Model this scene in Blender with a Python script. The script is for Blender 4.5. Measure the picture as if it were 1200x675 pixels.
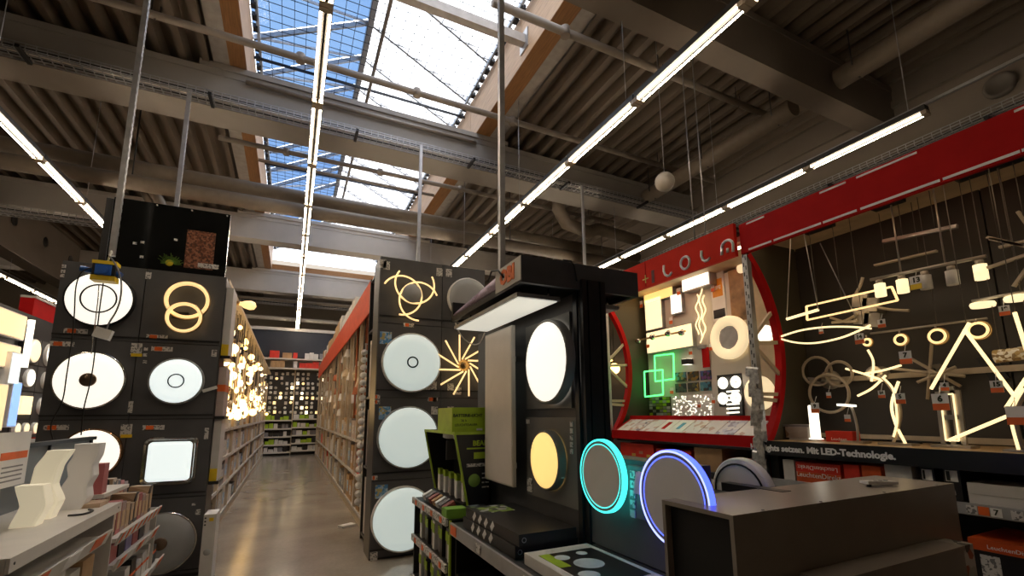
import bpy, math, random
from mathutils import Vector, Matrix
random.seed(7)
for o in list(bpy.data.objects): bpy.data.objects.remove(o)
S = bpy.context.scene
COL = S.collection
PI = math.pi

# ------------------------------------------------------------------ camera
F_PX, CX, CY, W_PX, H_PX = 536.0, 600.0, 399.0, 1200.0, 675.0
YAW, PIT, ROL, EYE = math.radians(25.7), math.radians(9.13), math.radians(-0.41), 1.5
_sy, _cy, _sp, _cp = math.sin(YAW), math.cos(YAW), math.sin(PIT), math.cos(PIT)
FW = Vector((_sy*_cp, _cy*_cp, _sp)); _r = Vector((_cy, -_sy, 0)); _u = _r.cross(FW)
RT = math.cos(ROL)*_r + math.sin(ROL)*_u
UP = -math.sin(ROL)*_r + math.cos(ROL)*_u
CAM = Vector((0, 0, EYE))
cd = bpy.data.cameras.new('camera'); cam = bpy.data.objects.new('camera', cd); COL.objects.link(cam)
cd.sensor_width = 36; cd.lens = F_PX/W_PX*36
cd.shift_x = (W_PX/2-CX)/W_PX; cd.shift_y = (CY-H_PX/2)/W_PX
cd.clip_start = .05; cd.clip_end = 400
m4 = Matrix.Identity(4)
for i in range(3):
    m4[i][0], m4[i][1], m4[i][2], m4[i][3] = RT[i], UP[i], -FW[i], CAM[i]
cam.matrix_world = m4
S.camera = cam
def ray(x, y): return FW + (x-CX)/F_PX*RT - (y-CY)/F_PX*UP
# a measured point of the photograph on a surface whose real position is known
def onx(x, y, X): d = ray(x, y); return CAM + d*(X/d.x)
def ony(x, y, Y): d = ray(x, y); return CAM + d*(Y/d.y)
def onz(x, y, Z): d = ray(x, y); return CAM + d*((Z-EYE)/d.z)

# ------------------------------------------------------------------ world, view
S.view_settings.view_transform = 'Standard'; S.view_settings.look = 'None'
S.view_settings.exposure = 0.4; S.view_settings.gamma = 1.0; S.view_settings.use_curve_mapping = False
wd = bpy.data.worlds.new('sky'); S.world = wd; wd.use_nodes = True
nt = wd.node_tree; nt.nodes.clear()
tc = nt.nodes.new('ShaderNodeTexCoord')
nz = nt.nodes.new('ShaderNodeTexNoise'); nz.inputs['Scale'].default_value = 2.2; nz.inputs['Detail'].default_value = 6
rp = nt.nodes.new('ShaderNodeValToRGB')
rp.color_ramp.elements[0].position = .34; rp.color_ramp.elements[0].color = (.50, .62, .86, 1)
rp.color_ramp.elements[1].position = .56; rp.color_ramp.elements[1].color = (1, 1, 1, 1)
bg = nt.nodes.new('ShaderNodeBackground'); bg.inputs['Strength'].default_value = 3.6
wo = nt.nodes.new('ShaderNodeOutputWorld')
nt.links.new(tc.outputs['Generated'], nz.inputs['Vector']); nt.links.new(nz.outputs['Fac'], rp.inputs['Fac'])
nt.links.new(rp.outputs['Color'], bg.inputs['Color']); nt.links.new(bg.outputs['Background'], wo.inputs['Surface'])

# ------------------------------------------------------------------ materials
MATS = {}
def M(key, col=(.5, .5, .5), rough=.5, metal=0, emit=0, ecol=None, var=.12, scale=8, bump=0, stretch=None, alpha=1):
    if key in MATS: return MATS[key]
    m = bpy.data.materials.new(key); m.use_nodes = True; t = m.node_tree; b = t.nodes['Principled BSDF']
    c = (*col, 1)
    b.inputs['Roughness'].default_value = rough; b.inputs['Metallic'].default_value = metal
    if emit:
        b.inputs['Base Color'].default_value = c
        b.inputs['Emission Color'].default_value = (*(ecol or col), 1); b.inputs['Emission Strength'].default_value = emit
    else:
        co = t.nodes.new('ShaderNodeTexCoord'); n = t.nodes.new('ShaderNodeTexNoise'); n.inputs['Scale'].default_value = scale; n.inputs['Detail'].default_value = 4
        if stretch:
            mp = t.nodes.new('ShaderNodeMapping'); mp.inputs['Scale'].default_value = stretch
            t.links.new(co.outputs['Object'], mp.inputs['Vector']); t.links.new(mp.outputs['Vector'], n.inputs['Vector'])
        else: t.links.new(co.outputs['Object'], n.inputs['Vector'])
        r = t.nodes.new('ShaderNodeValToRGB')
        r.color_ramp.elements[0].position = .3; r.color_ramp.elements[1].position = .7
        r.color_ramp.elements[0].color = (*[x*(1-var) for x in col], 1); r.color_ramp.elements[1].color = (*[min(1, x*(1+var)) for x in col], 1)
        t.links.new(n.outputs['Fac'], r.inputs['Fac']); t.links.new(r.outputs['Color'], b.inputs['Base Color'])
        if bump:
            bp = t.nodes.new('ShaderNodeBump'); bp.inputs['Strength'].default_value = bump; bp.inputs['Distance'].default_value = .01
            t.links.new(n.outputs['Fac'], bp.inputs['Height']); t.links.new(bp.outputs['Normal'], b.inputs['Normal'])
    MATS[key] = m
    return m
def printmat(key, cols, scale=12, rough=.45, kind='VORONOI'):
    if key in MATS: return MATS[key]
    m = bpy.data.materials.new(key); m.use_nodes = True; t = m.node_tree; b = t.nodes['Principled BSDF']
    b.inputs['Roughness'].default_value = rough
    co = t.nodes.new('ShaderNodeTexCoord')
    v = t.nodes.new('ShaderNodeTexVoronoi'); v.inputs['Scale'].default_value = scale
    t.links.new(co.outputs['Object'], v.inputs['Vector'])
    sp = t.nodes.new('ShaderNodeSeparateColor'); t.links.new(v.outputs['Color'], sp.inputs['Color'])
    r = t.nodes.new('ShaderNodeValToRGB'); r.color_ramp.interpolation = 'CONSTANT'
    e = r.color_ramp.elements
    while len(e) < len(cols): e.new(.5)
    for i, c in enumerate(cols): e[i].position = i/len(cols); e[i].color = (*c, 1)
    t.links.new(sp.outputs['Red'], r.inputs['Fac']); t.links.new(r.outputs['Color'], b.inputs['Base Color'])
    MATS[key] = m
    return m
def glassmat(key, tint, white):
    if key in MATS: return MATS[key]
    m = bpy.data.materials.new(key); m.use_nodes = True; t = m.node_tree; t.nodes.clear()
    tr = t.nodes.new('ShaderNodeBsdfTransparent'); tr.inputs['Color'].default_value = (*tint, 1)
    tl = t.nodes.new('ShaderNodeBsdfTranslucent'); tl.inputs['Color'].default_value = (.95, .95, .95, 1)
    gl = t.nodes.new('ShaderNodeBsdfGlossy'); gl.inputs['Roughness'].default_value = .1
    m1 = t.nodes.new('ShaderNodeMixShader'); m1.inputs['Fac'].default_value = white
    m2 = t.nodes.new('ShaderNodeMixShader'); m2.inputs['Fac'].default_value = .04
    o = t.nodes.new('ShaderNodeOutputMaterial')
    t.links.new(tr.outputs[0], m1.inputs[1]); t.links.new(tl.outputs[0], m1.inputs[2])
    t.links.new(m1.outputs[0], m2.inputs[1]); t.links.new(gl.outputs[0], m2.inputs[2]); t.links.new(m2.outputs[0], o.inputs['Surface'])
    MATS[key] = m
    return m
def floormat():
    m = bpy.data.materials.new('polished_concrete'); m.use_nodes = True; t = m.node_tree; b = t.nodes['Principled BSDF']
    co = t.nodes.new('ShaderNodeTexCoord')
    n = t.nodes.new('ShaderNodeTexNoise'); n.inputs['Scale'].default_value = 1.6; n.inputs['Detail'].default_value = 8
    n2 = t.nodes.new('ShaderNodeTexNoise'); n2.inputs['Scale'].default_value = 30; n2.inputs['Detail'].default_value = 3
    mx = t.nodes.new('ShaderNodeMix'); mx.data_type = 'FLOAT'; mx.inputs[0].default_value = .25
    t.links.new(co.outputs['Object'], n.inputs['Vector']); t.links.new(co.outputs['Object'], n2.inputs['Vector'])
    t.links.new(n.outputs['Fac'], mx.inputs[2]); t.links.new(n2.outputs['Fac'], mx.inputs[3])
    r = t.nodes.new('ShaderNodeValToRGB'); r.color_ramp.elements[0].position = .3; r.color_ramp.elements[1].position = .7
    r.color_ramp.elements[0].color = (.22, .19, .155, 1); r.color_ramp.elements[1].color = (.36, .32, .27, 1)
    t.links.new(mx.outputs[0], r.inputs['Fac']); t.links.new(r.outputs['Color'], b.inputs['Base Color'])
    r2 = t.nodes.new('ShaderNodeMapRange'); r2.inputs['To Min'].default_value = .10; r2.inputs['To Max'].default_value = .26
    t.links.new(n.outputs['Fac'], r2.inputs['Value']); t.links.new(r2.outputs['Result'], b.inputs['Roughness'])
    b.inputs['Specular IOR Level'].default_value = .6
    return m
PANEL = M('charcoal_board', (.088, .088, .094), .55, var=.08)
BLACK = M('black_board', (.018, .018, .020), .35, var=.1)
DARKMETAL = M('black_aluminium', (.03, .031, .035), .35, .6)
STEEL = M('galvanised_steel', (.42, .42, .43), .45, .75, scale=14)
CHROME = M('chrome', (.75, .74, .72), .12, 1)
BEIGE = M('cream_shelf_steel', (.55, .46, .34), .5, .1)
WHITE = M('white_plastic', (.86, .85, .83), .4, var=.04)
OFFWHITE = M('off_white_steel', (.62, .58, .52), .45, var=.05)
RED = M('red_lacquer', (.46, .010, .010), .6, var=.06)
REDB = M('bright_red_sign', (.62, .026, .012), .55, var=.05)
for m_ in (RED, REDB): m_.node_tree.nodes['Principled BSDF'].inputs['Specular IOR Level'].default_value = .08
ORANGE = M('orange_label', (.85, .16, .03), .5)
CARTON = M('brown_carton', (.48, .30, .15), .7)
WHITEBOX = M('white_carton', (.66, .64, .62), .55, var=.06)
GREYBOX = M('grey_carton', (.25, .24, .25), .55)
BLACKBOX = M('black_carton', (.018, .017, .018), .4)
REDBOX = M('red_carton', (.72, .04, .022), .45)
GREEN = M('lime_print', (.36, .55, .02), .5)
YELLOW = M('yellow_print', (.85, .6, .02), .5)
CABLE = M('black_cable', (.01, .01, .01), .5)
TUBE = M('fluorescent_tube', (1, .97, .9), .3, emit=50, ecol=(1, .82, .60))
LED_W = M('cool_white_diffuser', (.9, .95, .95), .4, emit=.62, ecol=(.90, 1, .98))
LED_D = M('dim_cool_diffuser', (.8, .88, .86), .4, emit=.34, ecol=(.86, 1, .95))
LED_N = M('neutral_white_diffuser', (1, .96, .9), .4, emit=.78, ecol=(1, .93, .80))
LED_Y = M('warm_yellow_diffuser', (1, .8, .4), .4, emit=.8, ecol=(1, .64, .20))
LED_LINE = M('warm_led_strip', (1, .8, .5), .4, emit=.95, ecol=(1, .66, .28))
LED_LINE2 = M('warm_white_led_bar', (1, .85, .6), .4, emit=1.02, ecol=(1, .76, .40))
BULB = M('lit_filament_bulb', (1, .7, .3), .3, emit=4, ecol=(1, .60, .2))
BULB2 = M('lit_warm_white_bulb', (1, .85, .6), .3, emit=3, ecol=(1, .76, .45))
TEAL = M('teal_led_rim', (.1, .9, .8), .4, emit=1.2, ecol=(.06, .85, .76))
BLUE = M('blue_led_rim', (.1, .2, 1), .4, emit=2.2, ecol=(.06, .10, 1))
BLUEW = M('pale_blue_led_rim', (.5, .6, 1), .4, emit=1.5, ecol=(.36, .42, 1))
GREENLED = M('green_led_bar', (.1, 1, .3), .4, emit=2.2, ecol=(.08, .9, .18))
FROST = M('frosted_grey_diffuser', (.42, .43, .44), .35, var=.03)
OPAL = M('opal_plastic_unlit', (.72, .70, .68), .35, var=.03)
WOOD = M('glulam_timber', (.50, .33, .20), .6, var=.18, scale=5, stretch=(3, .5, 9))
WOODD = M('stained_timber', (.30, .14, .045), .55, var=.2, scale=5, stretch=(9, .6, 9))
BEAM = M('painted_concrete_beam', (.29, .265, .24), .7, var=.06, scale=2)
BEAMD = M('brown_shaded_beam', (.15, .122, .096), .7, var=.06, scale=2)  # browner beam tone, darkened as well for the weaker light off the skylight
DECK = M('steel_roof_deck', (.135, .105, .078), .55, .1, var=.1, scale=1.5)
PIPE = M('painted_pipe', (.24, .20, .165), .5, var=.06)
DUCT = M('brown_grey_duct', (.17, .135, .10), .5, var=.08)
INFO = printmat('leaflet_print', [(.75, .73, .72), (.7, .68, .68), (.72, .7, .7), (.72, .71, .7), (.7, .7, .7), (.55, .4, .35)], 20)
TAG = printmat('tag_print', [(.7, .68, .66), (.66, .64, .62), (.2, .2, .2), (.7, .68, .66)], 90)

# ------------------------------------------------------------------ helpers
def ordinal(i): return ['first', 'second', 'third', 'fourth', 'fifth', 'sixth', 'seventh', 'eighth', 'ninth', 'tenth'][i]
def tag(o, label=None, cat=None, group=None, kind=None):
    if label: o['label'] = label
    if cat: o['category'] = cat
    if group: o['group'] = group
    if kind: o['kind'] = kind
    return o
def empty(name, loc, label=None, cat=None, group=None, kind=None):
    o = bpy.data.objects.new(name, None); COL.objects.link(o); o.location = loc; o.empty_display_size = .05
    return tag(o, label, cat, group, kind)
def world_loc(o):
    v = Vector(o.location)
    while o.parent: o = o.parent; v += o.location
    return v
def link_mesh(name, me, parent=None, loc=None):
    o = bpy.data.objects.new(name, me); COL.objects.link(o)
    if parent: o.parent = parent
    if loc is not None: o.location = loc
    return o
def copy_tree(o, loc=None, parent=None):
    c = o.copy(); COL.objects.link(c); c.parent = parent
    if loc is not None: c.location = loc
    for ch in list(o.children): copy_tree(ch, None, c)
    return c
class MB:
    def __init__(s): s.v = []; s.f = []; s.sm = []
    def add(s, vs, fs, smooth=False):
        n = len(s.v); s.v += [Vector(p) for p in vs]; s.f += [tuple(i+n for i in f) for f in fs]; s.sm += [smooth]*len(fs); return s
    def box(s, x0, x1, y0, y1, z0, z1):
        if x0 > x1: x0, x1 = x1, x0
        if y0 > y1: y0, y1 = y1, y0
        if z0 > z1: z0, z1 = z1, z0
        return s.add([(x0,y0,z0),(x1,y0,z0),(x1,y1,z0),(x0,y1,z0),(x0,y0,z1),(x1,y0,z1),(x1,y1,z1),(x0,y1,z1)],
                     [(0,3,2,1),(4,5,6,7),(0,1,5,4),(1,2,6,5),(2,3,7,6),(3,0,4,7)])
    def obox(s, c, ax, ay, az):      # centre and three half axes
        c, ax, ay, az = map(Vector, (c, ax, ay, az))
        vs = [c+i*ax+j*ay+k*az for k in (-1, 1) for (i, j) in ((-1,-1),(1,-1),(1,1),(-1,1))]
        return s.add(vs, [(0,3,2,1),(4,5,6,7),(0,1,5,4),(1,2,6,5),(2,3,7,6),(3,0,4,7)])
    def bar(s, a, b, w, h, up=(0, 0, 1)):
        a, b = Vector(a), Vector(b); d = b-a; L = d.length
        if L < 1e-6: return s
        d.normalize(); up = Vector(up)
        if abs(d.dot(up)) > .98: up = Vector((1, 0, 0))
        r = d.cross(up).normalized(); u = r.cross(d)
        return s.obox((a+b)/2, r*w/2, d*L/2, u*h/2)
    def cyl(s, a, b, r, n=10, r2=None, caps=True):
        a, b = Vector(a), Vector(b); r2 = r if r2 is None else r2
        d = (b-a).normalized(); up = Vector((0, 0, 1)) if abs(d.z) < .95 else Vector((1, 0, 0))
        x = d.cross(up).normalized(); y = d.cross(x)
        vs = [a+(x*math.cos(t)+y*math.sin(t))*r for t in [2*PI*i/n for i in range(n)]] + [b+(x*math.cos(t)+y*math.sin(t))*r2 for t in [2*PI*i/n for i in range(n)]]
        k = len(s.v)
        s.add(vs, [(i, (i+1) % n, n+(i+1) % n, n+i) for i in range(n)], True)
        if caps: s.f += [tuple(k+i for i in reversed(range(n))), tuple(k+n+i for i in range(n))]; s.sm += [False]*2
        return s
    def tube(s, pts, r, n=8, closed=False):
        pts = [Vector(p) for p in pts]; N = len(pts); rings = []
        prev = None
        for i, p in enumerate(pts):
            a = pts[(i-1) % N] if (closed or i > 0) else p; b = pts[(i+1) % N] if (closed or i < N-1) else p
            d = (b-a).normalized()
            if prev is None:
                up = Vector((0, 0, 1)) if abs(d.z) < .9 else Vector((1, 0, 0)); x = d.cross(up).normalized()
            else: x = (prev - d*prev.dot(d)).normalized()
            prev = x; y = d.cross(x)
            rings.append([p+(x*math.cos(t)+y*math.sin(t))*r for t in [2*PI*j/n for j in range(n)]])
        vs = [v for ring in rings for v in ring]; fs = []
        for i in range(N if closed else N-1):
            for j in range(n):
                a, b = i*n, ((i+1) % N)*n
                fs.append((a+j, a+(j+1) % n, b+(j+1) % n, b+j))
        k = len(s.v); s.add(vs, fs, True)
        if not closed: s.f += [tuple(k+j for j in reversed(range(n))), tuple(k+(N-1)*n+j for j in range(n))]; s.sm += [False]*2
        return s
    def lathe(s, c, axis, prof, n=32, flip=False):   # prof = [(radius, height along axis)]
        c, d = Vector(c), Vector(axis).normalized(); up = Vector((0, 0, 1)) if abs(d.z) < .95 else Vector((1, 0, 0))
        x = d.cross(up).normalized(); y = d.cross(x); vs = []; fs = []
        for (r, h) in prof:
            for j in range(n):
                t = 2*PI*j/n; vs.append(c+d*h+(x*math.cos(t)+y*math.sin(t))*max(r, 1e-5))
        for i in range(len(prof)-1):
            for j in range(n): fs.append((i*n+j, i*n+(j+1) % n, (i+1)*n+(j+1) % n, (i+1)*n+j))
        return s.add(vs, fs, True)
    def ball(s, c, r, n=12, m=8, sz=1):
        return s.lathe(c, (0, 0, 1), [(r*math.sin(PI*i/m), -r*sz*math.cos(PI*i/m)) for i in range(m+1)], n)
    def build(s, name, mat, parent=None, label=None, cat=None, group=None, kind=None):
        me = bpy.data.meshes.new(name)
        if parent: off = world_loc(parent); loc = None
        else:
            xs = [p.x for p in s.v]; ys = [p.y for p in s.v]; zs = [p.z for p in s.v]
            off = Vector(((min(xs)+max(xs))/2, (min(ys)+max(ys))/2, min(zs))); loc = off
        me.from_pydata([tuple(p-off) for p in s.v], [], s.f)
        me.polygons.foreach_set('use_smooth', s.sm); me.materials.append(mat); me.update()
        return tag(link_mesh(name, me, parent, loc), label, cat, group, kind)
def ringpts(c, r, ax, ay, n=32, a0=0, a1=2*PI, closed=True):
    c, ax, ay = map(Vector, (c, ax, ay)); k = n if closed else n+1
    return [c+ax*r*math.cos(a0+(a1-a0)*i/n)+ay*r*math.sin(a0+(a1-a0)*i/n) for i in range(k)]
AX, AY, AZ = Vector((1, 0, 0)), Vector((0, 1, 0)), Vector((0, 0, 1))
def lettering(body, size, mat, parent, c, right, up, ext=.002, bold=0, name='lettering', align='CENTER', shear=0):
    cu = bpy.data.curves.new('t', 'FONT'); cu.body = body; cu.size = size; cu.extrude = ext; cu.align_x = align; cu.align_y = 'CENTER'; cu.offset = bold; cu.resolution_u = 2; cu.shear = shear
    to = bpy.data.objects.new('t', cu); COL.objects.link(to); bpy.context.view_layer.update()
    me = bpy.data.meshes.new_from_object(to.evaluated_get(bpy.context.evaluated_depsgraph_get()))
    bpy.data.objects.remove(to)
    right, up = Vector(right).normalized(), Vector(up).normalized(); nrm = right.cross(up)
    off = world_loc(parent) if parent else Vector((0, 0, 0)); c = Vector(c)-off
    for v in me.vertices: v.co = c + right*v.co.x + up*v.co.y + nrm*v.co.z
    me.materials.clear(); me.materials.append(mat); me.name = name
    return link_mesh(name, me, parent)

# ================================================================== the building shell
DZ = 7.5                                   # underside of the roof deck
def struct(name, mb, mat, parent=None): return mb.build(name, mat, parent, kind=None if parent else 'structure')
struct('floor', MB().box(-16, 14, -4, 28, -.1, 0), floormat())
WALLM = M('beige_hall_wall', (.30, .26, .21), .8, var=.05, scale=1)
struct('wall_back', MB().box(-16, 14, 27.5, 27.8, 0, 10), WALLM)
struct('wall_left', MB().box(-16.2, -16, -4, 27.8, 0, 10), WALLM)
struct('wall_right', MB().box(14, 14.2, -4, 27.8, 0, 10), WALLM)
struct('wall_front', MB().box(-16, 14, -4.3, -4, 0, 10), WALLM)

def deck(x0, x1, y0, y1):
    p, d = .34, .2; mb = MB(); x = x0; prof = []
    while x < x1-1e-6:
        prof += [(x, 0), (x+.10, 0), (x+.14, d), (x+.30, d)]; x += p
    prof = [(min(a, x1), b) for a, b in prof] + [(x1, 0)]
    vs = [(a, y, DZ+b) for y in (y0, y1) for a, b in prof]; n = len(prof)
    return mb.add(vs, [(i, i+1, n+i+1, n+i) for i in range(n-1)])
SX0, SX1 = -1.56, 3.84                       # the rooflight slot
ceil = empty('ceiling', (0, 0, DZ), kind='structure')
deck(-16, SX0, -4, 27.6).build('roof_deck', DECK, ceil)
deck(SX1, 14, -4, 27.6).build('roof_deck', DECK, ceil)
MB().box(-16, SX0, -4, 27.6, DZ+.32, DZ+.45).build('roof_slab', BEAM, ceil)
MB().box(SX1, 14, -4, 27.6, DZ+.32, DZ+.45).build('roof_slab', BEAM, ceil)
FLASH = M('grey_flashing', (.36, .33, .30), .55, .1)
for (xa, xb) in ((SX0, SX0+.24), (SX1-.24, SX1)):
    MB().box(xa, xb, -4, 21.1, DZ+.042, DZ+.3).build('flashing', FLASH, ceil)
MB().box(SX0, SX1, 21.6, 27.6, DZ, DZ+.3).build('roof_slab', BEAM, ceil)
MB().box(SX0, SX1, -4, 3.8, DZ, DZ+.3).build('roof_slab', BEAM, ceil)

# roof beams across the hall
BEAMP = M('skylit_pale_beam', (.46, .43, .40), .7, var=.05, scale=2)  # lighter beam colour, with the skylight's brightness on the far beams put in
def roof_beam(y0, w, z0, label, xa=-16, xb=9.9, BEAM=BEAM):
    e = empty('roof_beam', ((xa+xb)/2, y0+w/2, z0), label, 'beam')
    MB().box(xa, xb, y0, y0+w, z0, DZ-.06).build('web', BEAM, e)
    MB().box(SX0-.2, SX1+.2, y0-.05, y0+w+.05, DZ-.06, DZ+.04).build('top_flange', BEAM, e)
    MB().box(xa, xb, y0-.015, y0+w+.015, DZ-.17, DZ-.06).build('top_ledge', BEAM, e)
    return e
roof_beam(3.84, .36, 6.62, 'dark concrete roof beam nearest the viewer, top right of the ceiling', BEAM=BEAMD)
roof_beam(8.58, .62, 6.72, 'long grey roof beam carrying the mesh cable tray, crossing below the large skylight')
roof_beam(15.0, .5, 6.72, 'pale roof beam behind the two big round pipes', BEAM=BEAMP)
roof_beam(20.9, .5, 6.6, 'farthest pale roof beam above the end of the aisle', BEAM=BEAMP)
e = empty('girder', (9.9, 10, 6.1), 'deep brown-grey girder running lengthwise along the right side of the ceiling', 'beam')
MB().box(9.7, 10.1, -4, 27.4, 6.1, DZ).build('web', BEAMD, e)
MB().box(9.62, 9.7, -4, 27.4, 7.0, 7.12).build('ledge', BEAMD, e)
MB().lathe(onx(1172, 100, 9.69), (-1, 0, 0), [(0, .02), (.12, .02), (.14, .05), (.19, .05), (.2, 0)], 20).build('vent_cap', M('vent_brown', (.1, .085, .07), .6), e)
e = empty('girder', (-7.3, 18, 6.0), 'brown lengthwise girder with round holes at the left of the ceiling', 'beam')
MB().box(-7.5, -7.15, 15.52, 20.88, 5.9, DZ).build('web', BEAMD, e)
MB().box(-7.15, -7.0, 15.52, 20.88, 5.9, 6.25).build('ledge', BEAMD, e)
for q in ((16.6, 0), (18.4, 0), (20.2, 0)):
    MB().cyl((-7.15, q[0], 6.85), (-7.13, q[0], 6.85), .15, 14).build('hole', BLACK, e)

# ------------------------------------------------------------------ rooflight, three bays
GX0, GX1, GZ, RX, RZ = SX0+.5, SX1-.56, 8.5, 1.02, 9.7
def rooflight(idx, y0, y1):
    w = empty('window_%d' % idx, (RX, (y0+y1)/2, DZ), kind='structure')
    # timber kerbs
    for xa, xb in ((SX0+.24, GX0), (GX1, SX1-.24)):
        MB().box(xa+.002, xb-.002, y0, y1, DZ+.045, DZ+.06).build('kerb_underside', WOODD, w)
    nseg = max(1, round((y1-y0)/2.2)); L = (y1-y0)/nseg
    for xa, xb in ((GX0-.12, GX0), (GX1, GX1+.12)):
        for k in range(nseg):
            MB().box(xa, xb, y0+k*L+.004, y0+(k+1)*L-.004, DZ+.06, GZ).build('kerb_board', WOOD, w)
    if idx == 3: MB().box(GX0, GX1, y1-.12, y1, DZ+.05, DZ+.3).build('kerb_board', WOODD, w)
    # rafters, ridge, ties
    R = MB().box(RX-.06, RX+.06, y0, y1, RZ-.14, RZ+.02); R.build('ridge_beam', STEEL, w)
    step = 1.05; n = int((y1-y0)/step); yy = [y0+(y1-y0)*i/n for i in range(n+1)]
    for i, y in enumerate(yy):
        MB().bar((GX0, y, GZ), (RX, y, RZ-.03), .045, .09).build('rafter', STEEL, w)
        MB().bar((GX1, y, GZ), (RX, y, RZ-.03), .045, .09).build('rafter', STEEL, w)
        if i < n:
            MB().bar((GX0, y, GZ+.02), (RX, yy[i+1], RZ-.05), .03, .04).build('diagonal_brace', STEEL, w)
            g1, g2 = y+.03, yy[i+1]-.03
            for (xa, nm, mt) in ((GX0, 'pane', glassmat('sky_blue_pane', (.065, .115, .205), .0)), (GX1, 'milky_pane', glassmat('milky_pane', (1, 1, 1), .85))):  # blue of the sky is put into the left panes' tint
                MB().add([(xa, g1, GZ+.06), (RX, g1, RZ+.05), (RX, g2, RZ+.05), (xa, g2, GZ+.06)], [(0, 1, 2, 3)]).build(nm, mt, w)
    for y in yy[1::3]:
        MB().bar((GX0, y+.4, GZ-.1), (GX1, y+.4, GZ-.1), .03, .05).build('tie', DARKMETAL, w)
    for xa in (GX0+.1, GX1-.1): MB().bar((xa, y0, GZ+.02), (xa, y1, GZ+.02), .05, .09).build('eaves_rail', M('pale_blue_eaves', (.45, .52, .62), .5), w)
    # safety net of thin wire
    net = MB(); x = GX0+.1
    while x < GX1: net.bar((x, y0, GZ-.02), (x, y1, GZ-.02), .009, .009); x += .2
    y = y0+.1
    while y < y1: net.bar((GX0, y, GZ-.02), (GX1, y, GZ-.02), .009, .009); y += .2
    tag(net.build('safety_net', DARKMETAL, w), kind='stuff')
    # clips along the right eaves
    k = 0; y = y0+.15
    while y < y1-.1:
        MB().box(GX1-.10, GX1-.02, y, y+.12, GZ-.06, GZ+.02).build('clip', DARKMETAL, w); y += .27
    y = y0+.15
    while y < y1-.1:
        MB().box(GX0+.02, GX0+.10, y, y+.12, GZ-.06, GZ+.02).build('clip', DARKMETAL, w); y += .27
rooflight(1, 3.8, 8.895); rooflight(2, 8.9, 15.245); rooflight(3, 15.25, 21.1)
e = empty('crossbar', (1.1, 5.9, 7.3), 'thick pale square steel bar crossing the near skylight, bolted to the timber', 'beam')
a, b = onz(484, 0, 7.9), onz(617, 48, 7.9); yb = (a.y+b.y)/2
MB().bar((GX0, yb, 7.9), (GX1, yb, 7.9), .14, .16).build('bar', M('cream_steel', (.5, .46, .43), .5), e)
MB().box(GX1-.02, GX1, yb-.14, yb+.14, 7.72, 8.08).build('end_plate', STEEL, e)
# lengthwise rail hung under the ridge
MB().cyl((1.1, 4.3, 8.35), (1.1, 14.9, 8.35), .035, 10).build('pipe', PIPE, None, 'thin brown pipe running lengthwise inside the skylight', 'pipe')

# ------------------------------------------------------------------ pipes, ducts, cable trays
def pipe_x(q, z, x0, x1, r, label, mat=PIPE, hang=True, grp=None):
    y = onz(q[0], q[1], z).y
    e = empty('pipe', ((x0+x1)/2, y, z), label, 'pipe', grp)
    MB().cyl((x0, y, z), (x1, y, z), r, 14).build('run', mat, e)
    x = x0+1.2
    while hang and x < x1:
        if x < SX0 or x > SX1: MB().tube([(x-.05, y, DZ+.02), (x-.05, y, z-.0), (x, y, z-r-.01), (x+.05, y, z), (x+.05, y, z+.16)], .009, 6).build('hanger', BLACK, e)
        else: MB().cyl((x, y, z-r*1.2), (x, y, z+r*1.3), r*1.25, 10).build('coupling', mat, e)
        x += 1.9
    return y
pipe_x((450, 97.5), 7.2, -9, 9.2, .055, 'sprinkler pipe crossing the near skylight just before the grey beam')
pipe_x((748, 73), 7.2, 2.2, 8.6, .06, 'sprinkler pipe ending beside the timber of the near skylight, upper right')
pipe_x((420, 131), 7.3, GX0, GX1, .04, 'thinner sprinkler pipe behind the near skylight pipe', hang=False)
pipe_x((400, 192), 6.9, -1.6, 8, .05, 'white sprinkler pipe just behind the grey beam with the cable tray')
pipe_x((400, 207), 7.6, GX0, GX1, .04, 'thin sprinkler pipe inside the middle skylight', hang=False)
yq = pipe_x((300, 222), 6.3, -15, 9.5, .15, 'upper one of the two big round pipes crossing the hall', DUCT, hang=False)
pipe_x((300, 238), 5.92, -15, 9.5, .15, 'lower one of the two big round pipes crossing the hall', DUCT, hang=False)
for x in (-10, -6.5, -3, 5, 8):
    MB().tube([(x, yq-.18, DZ+.05), (x, yq-.18, 5.8)], .012, 6).build('hanger_rod', BLACK, None, 'thin black hanger rod holding the two big round pipes', 'rod', 'hanger rods of the big pipes')
pipe_x((350, 375), 5.8, -8, 9, .09, 'thin round pipe crossing in front of the far hall wall', OFFWHITE, hang=False)
pipe_x((330, 352), 6.5, -8, 9, .07, 'thin grey pipe high on the far hall wall', PIPE, hang=False)
def pipe_y(X, z, y0, y1, r, label, mat=DUCT):
    e = empty('ventilation_pipe', (X, (y0+y1)/2, z), label, 'pipe')
    MB().cyl((X, y0, z), (X, y1, z), r, 18).build('run', mat, e)
    for y in (y0+.3, (y0+y1)/2, y1-.3):
        MB().tube([(X-r-.01, y, DZ+.05), (X-r-.01, y, z), (X, y, z-r-.01), (X+r+.01, y, z), (X+r+.01, y, z+.3)], .012, 6).build('hanger', BLACK, e)
pipe_y(7.8, 6.9, -1, 3.75, .17, 'brown round pipe under the dark roof deck, top right corner')
pipe_y(7.8, 6.9, 4.5, 8.3, .17, 'brown round pipe behind the hanging globe')
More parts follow.
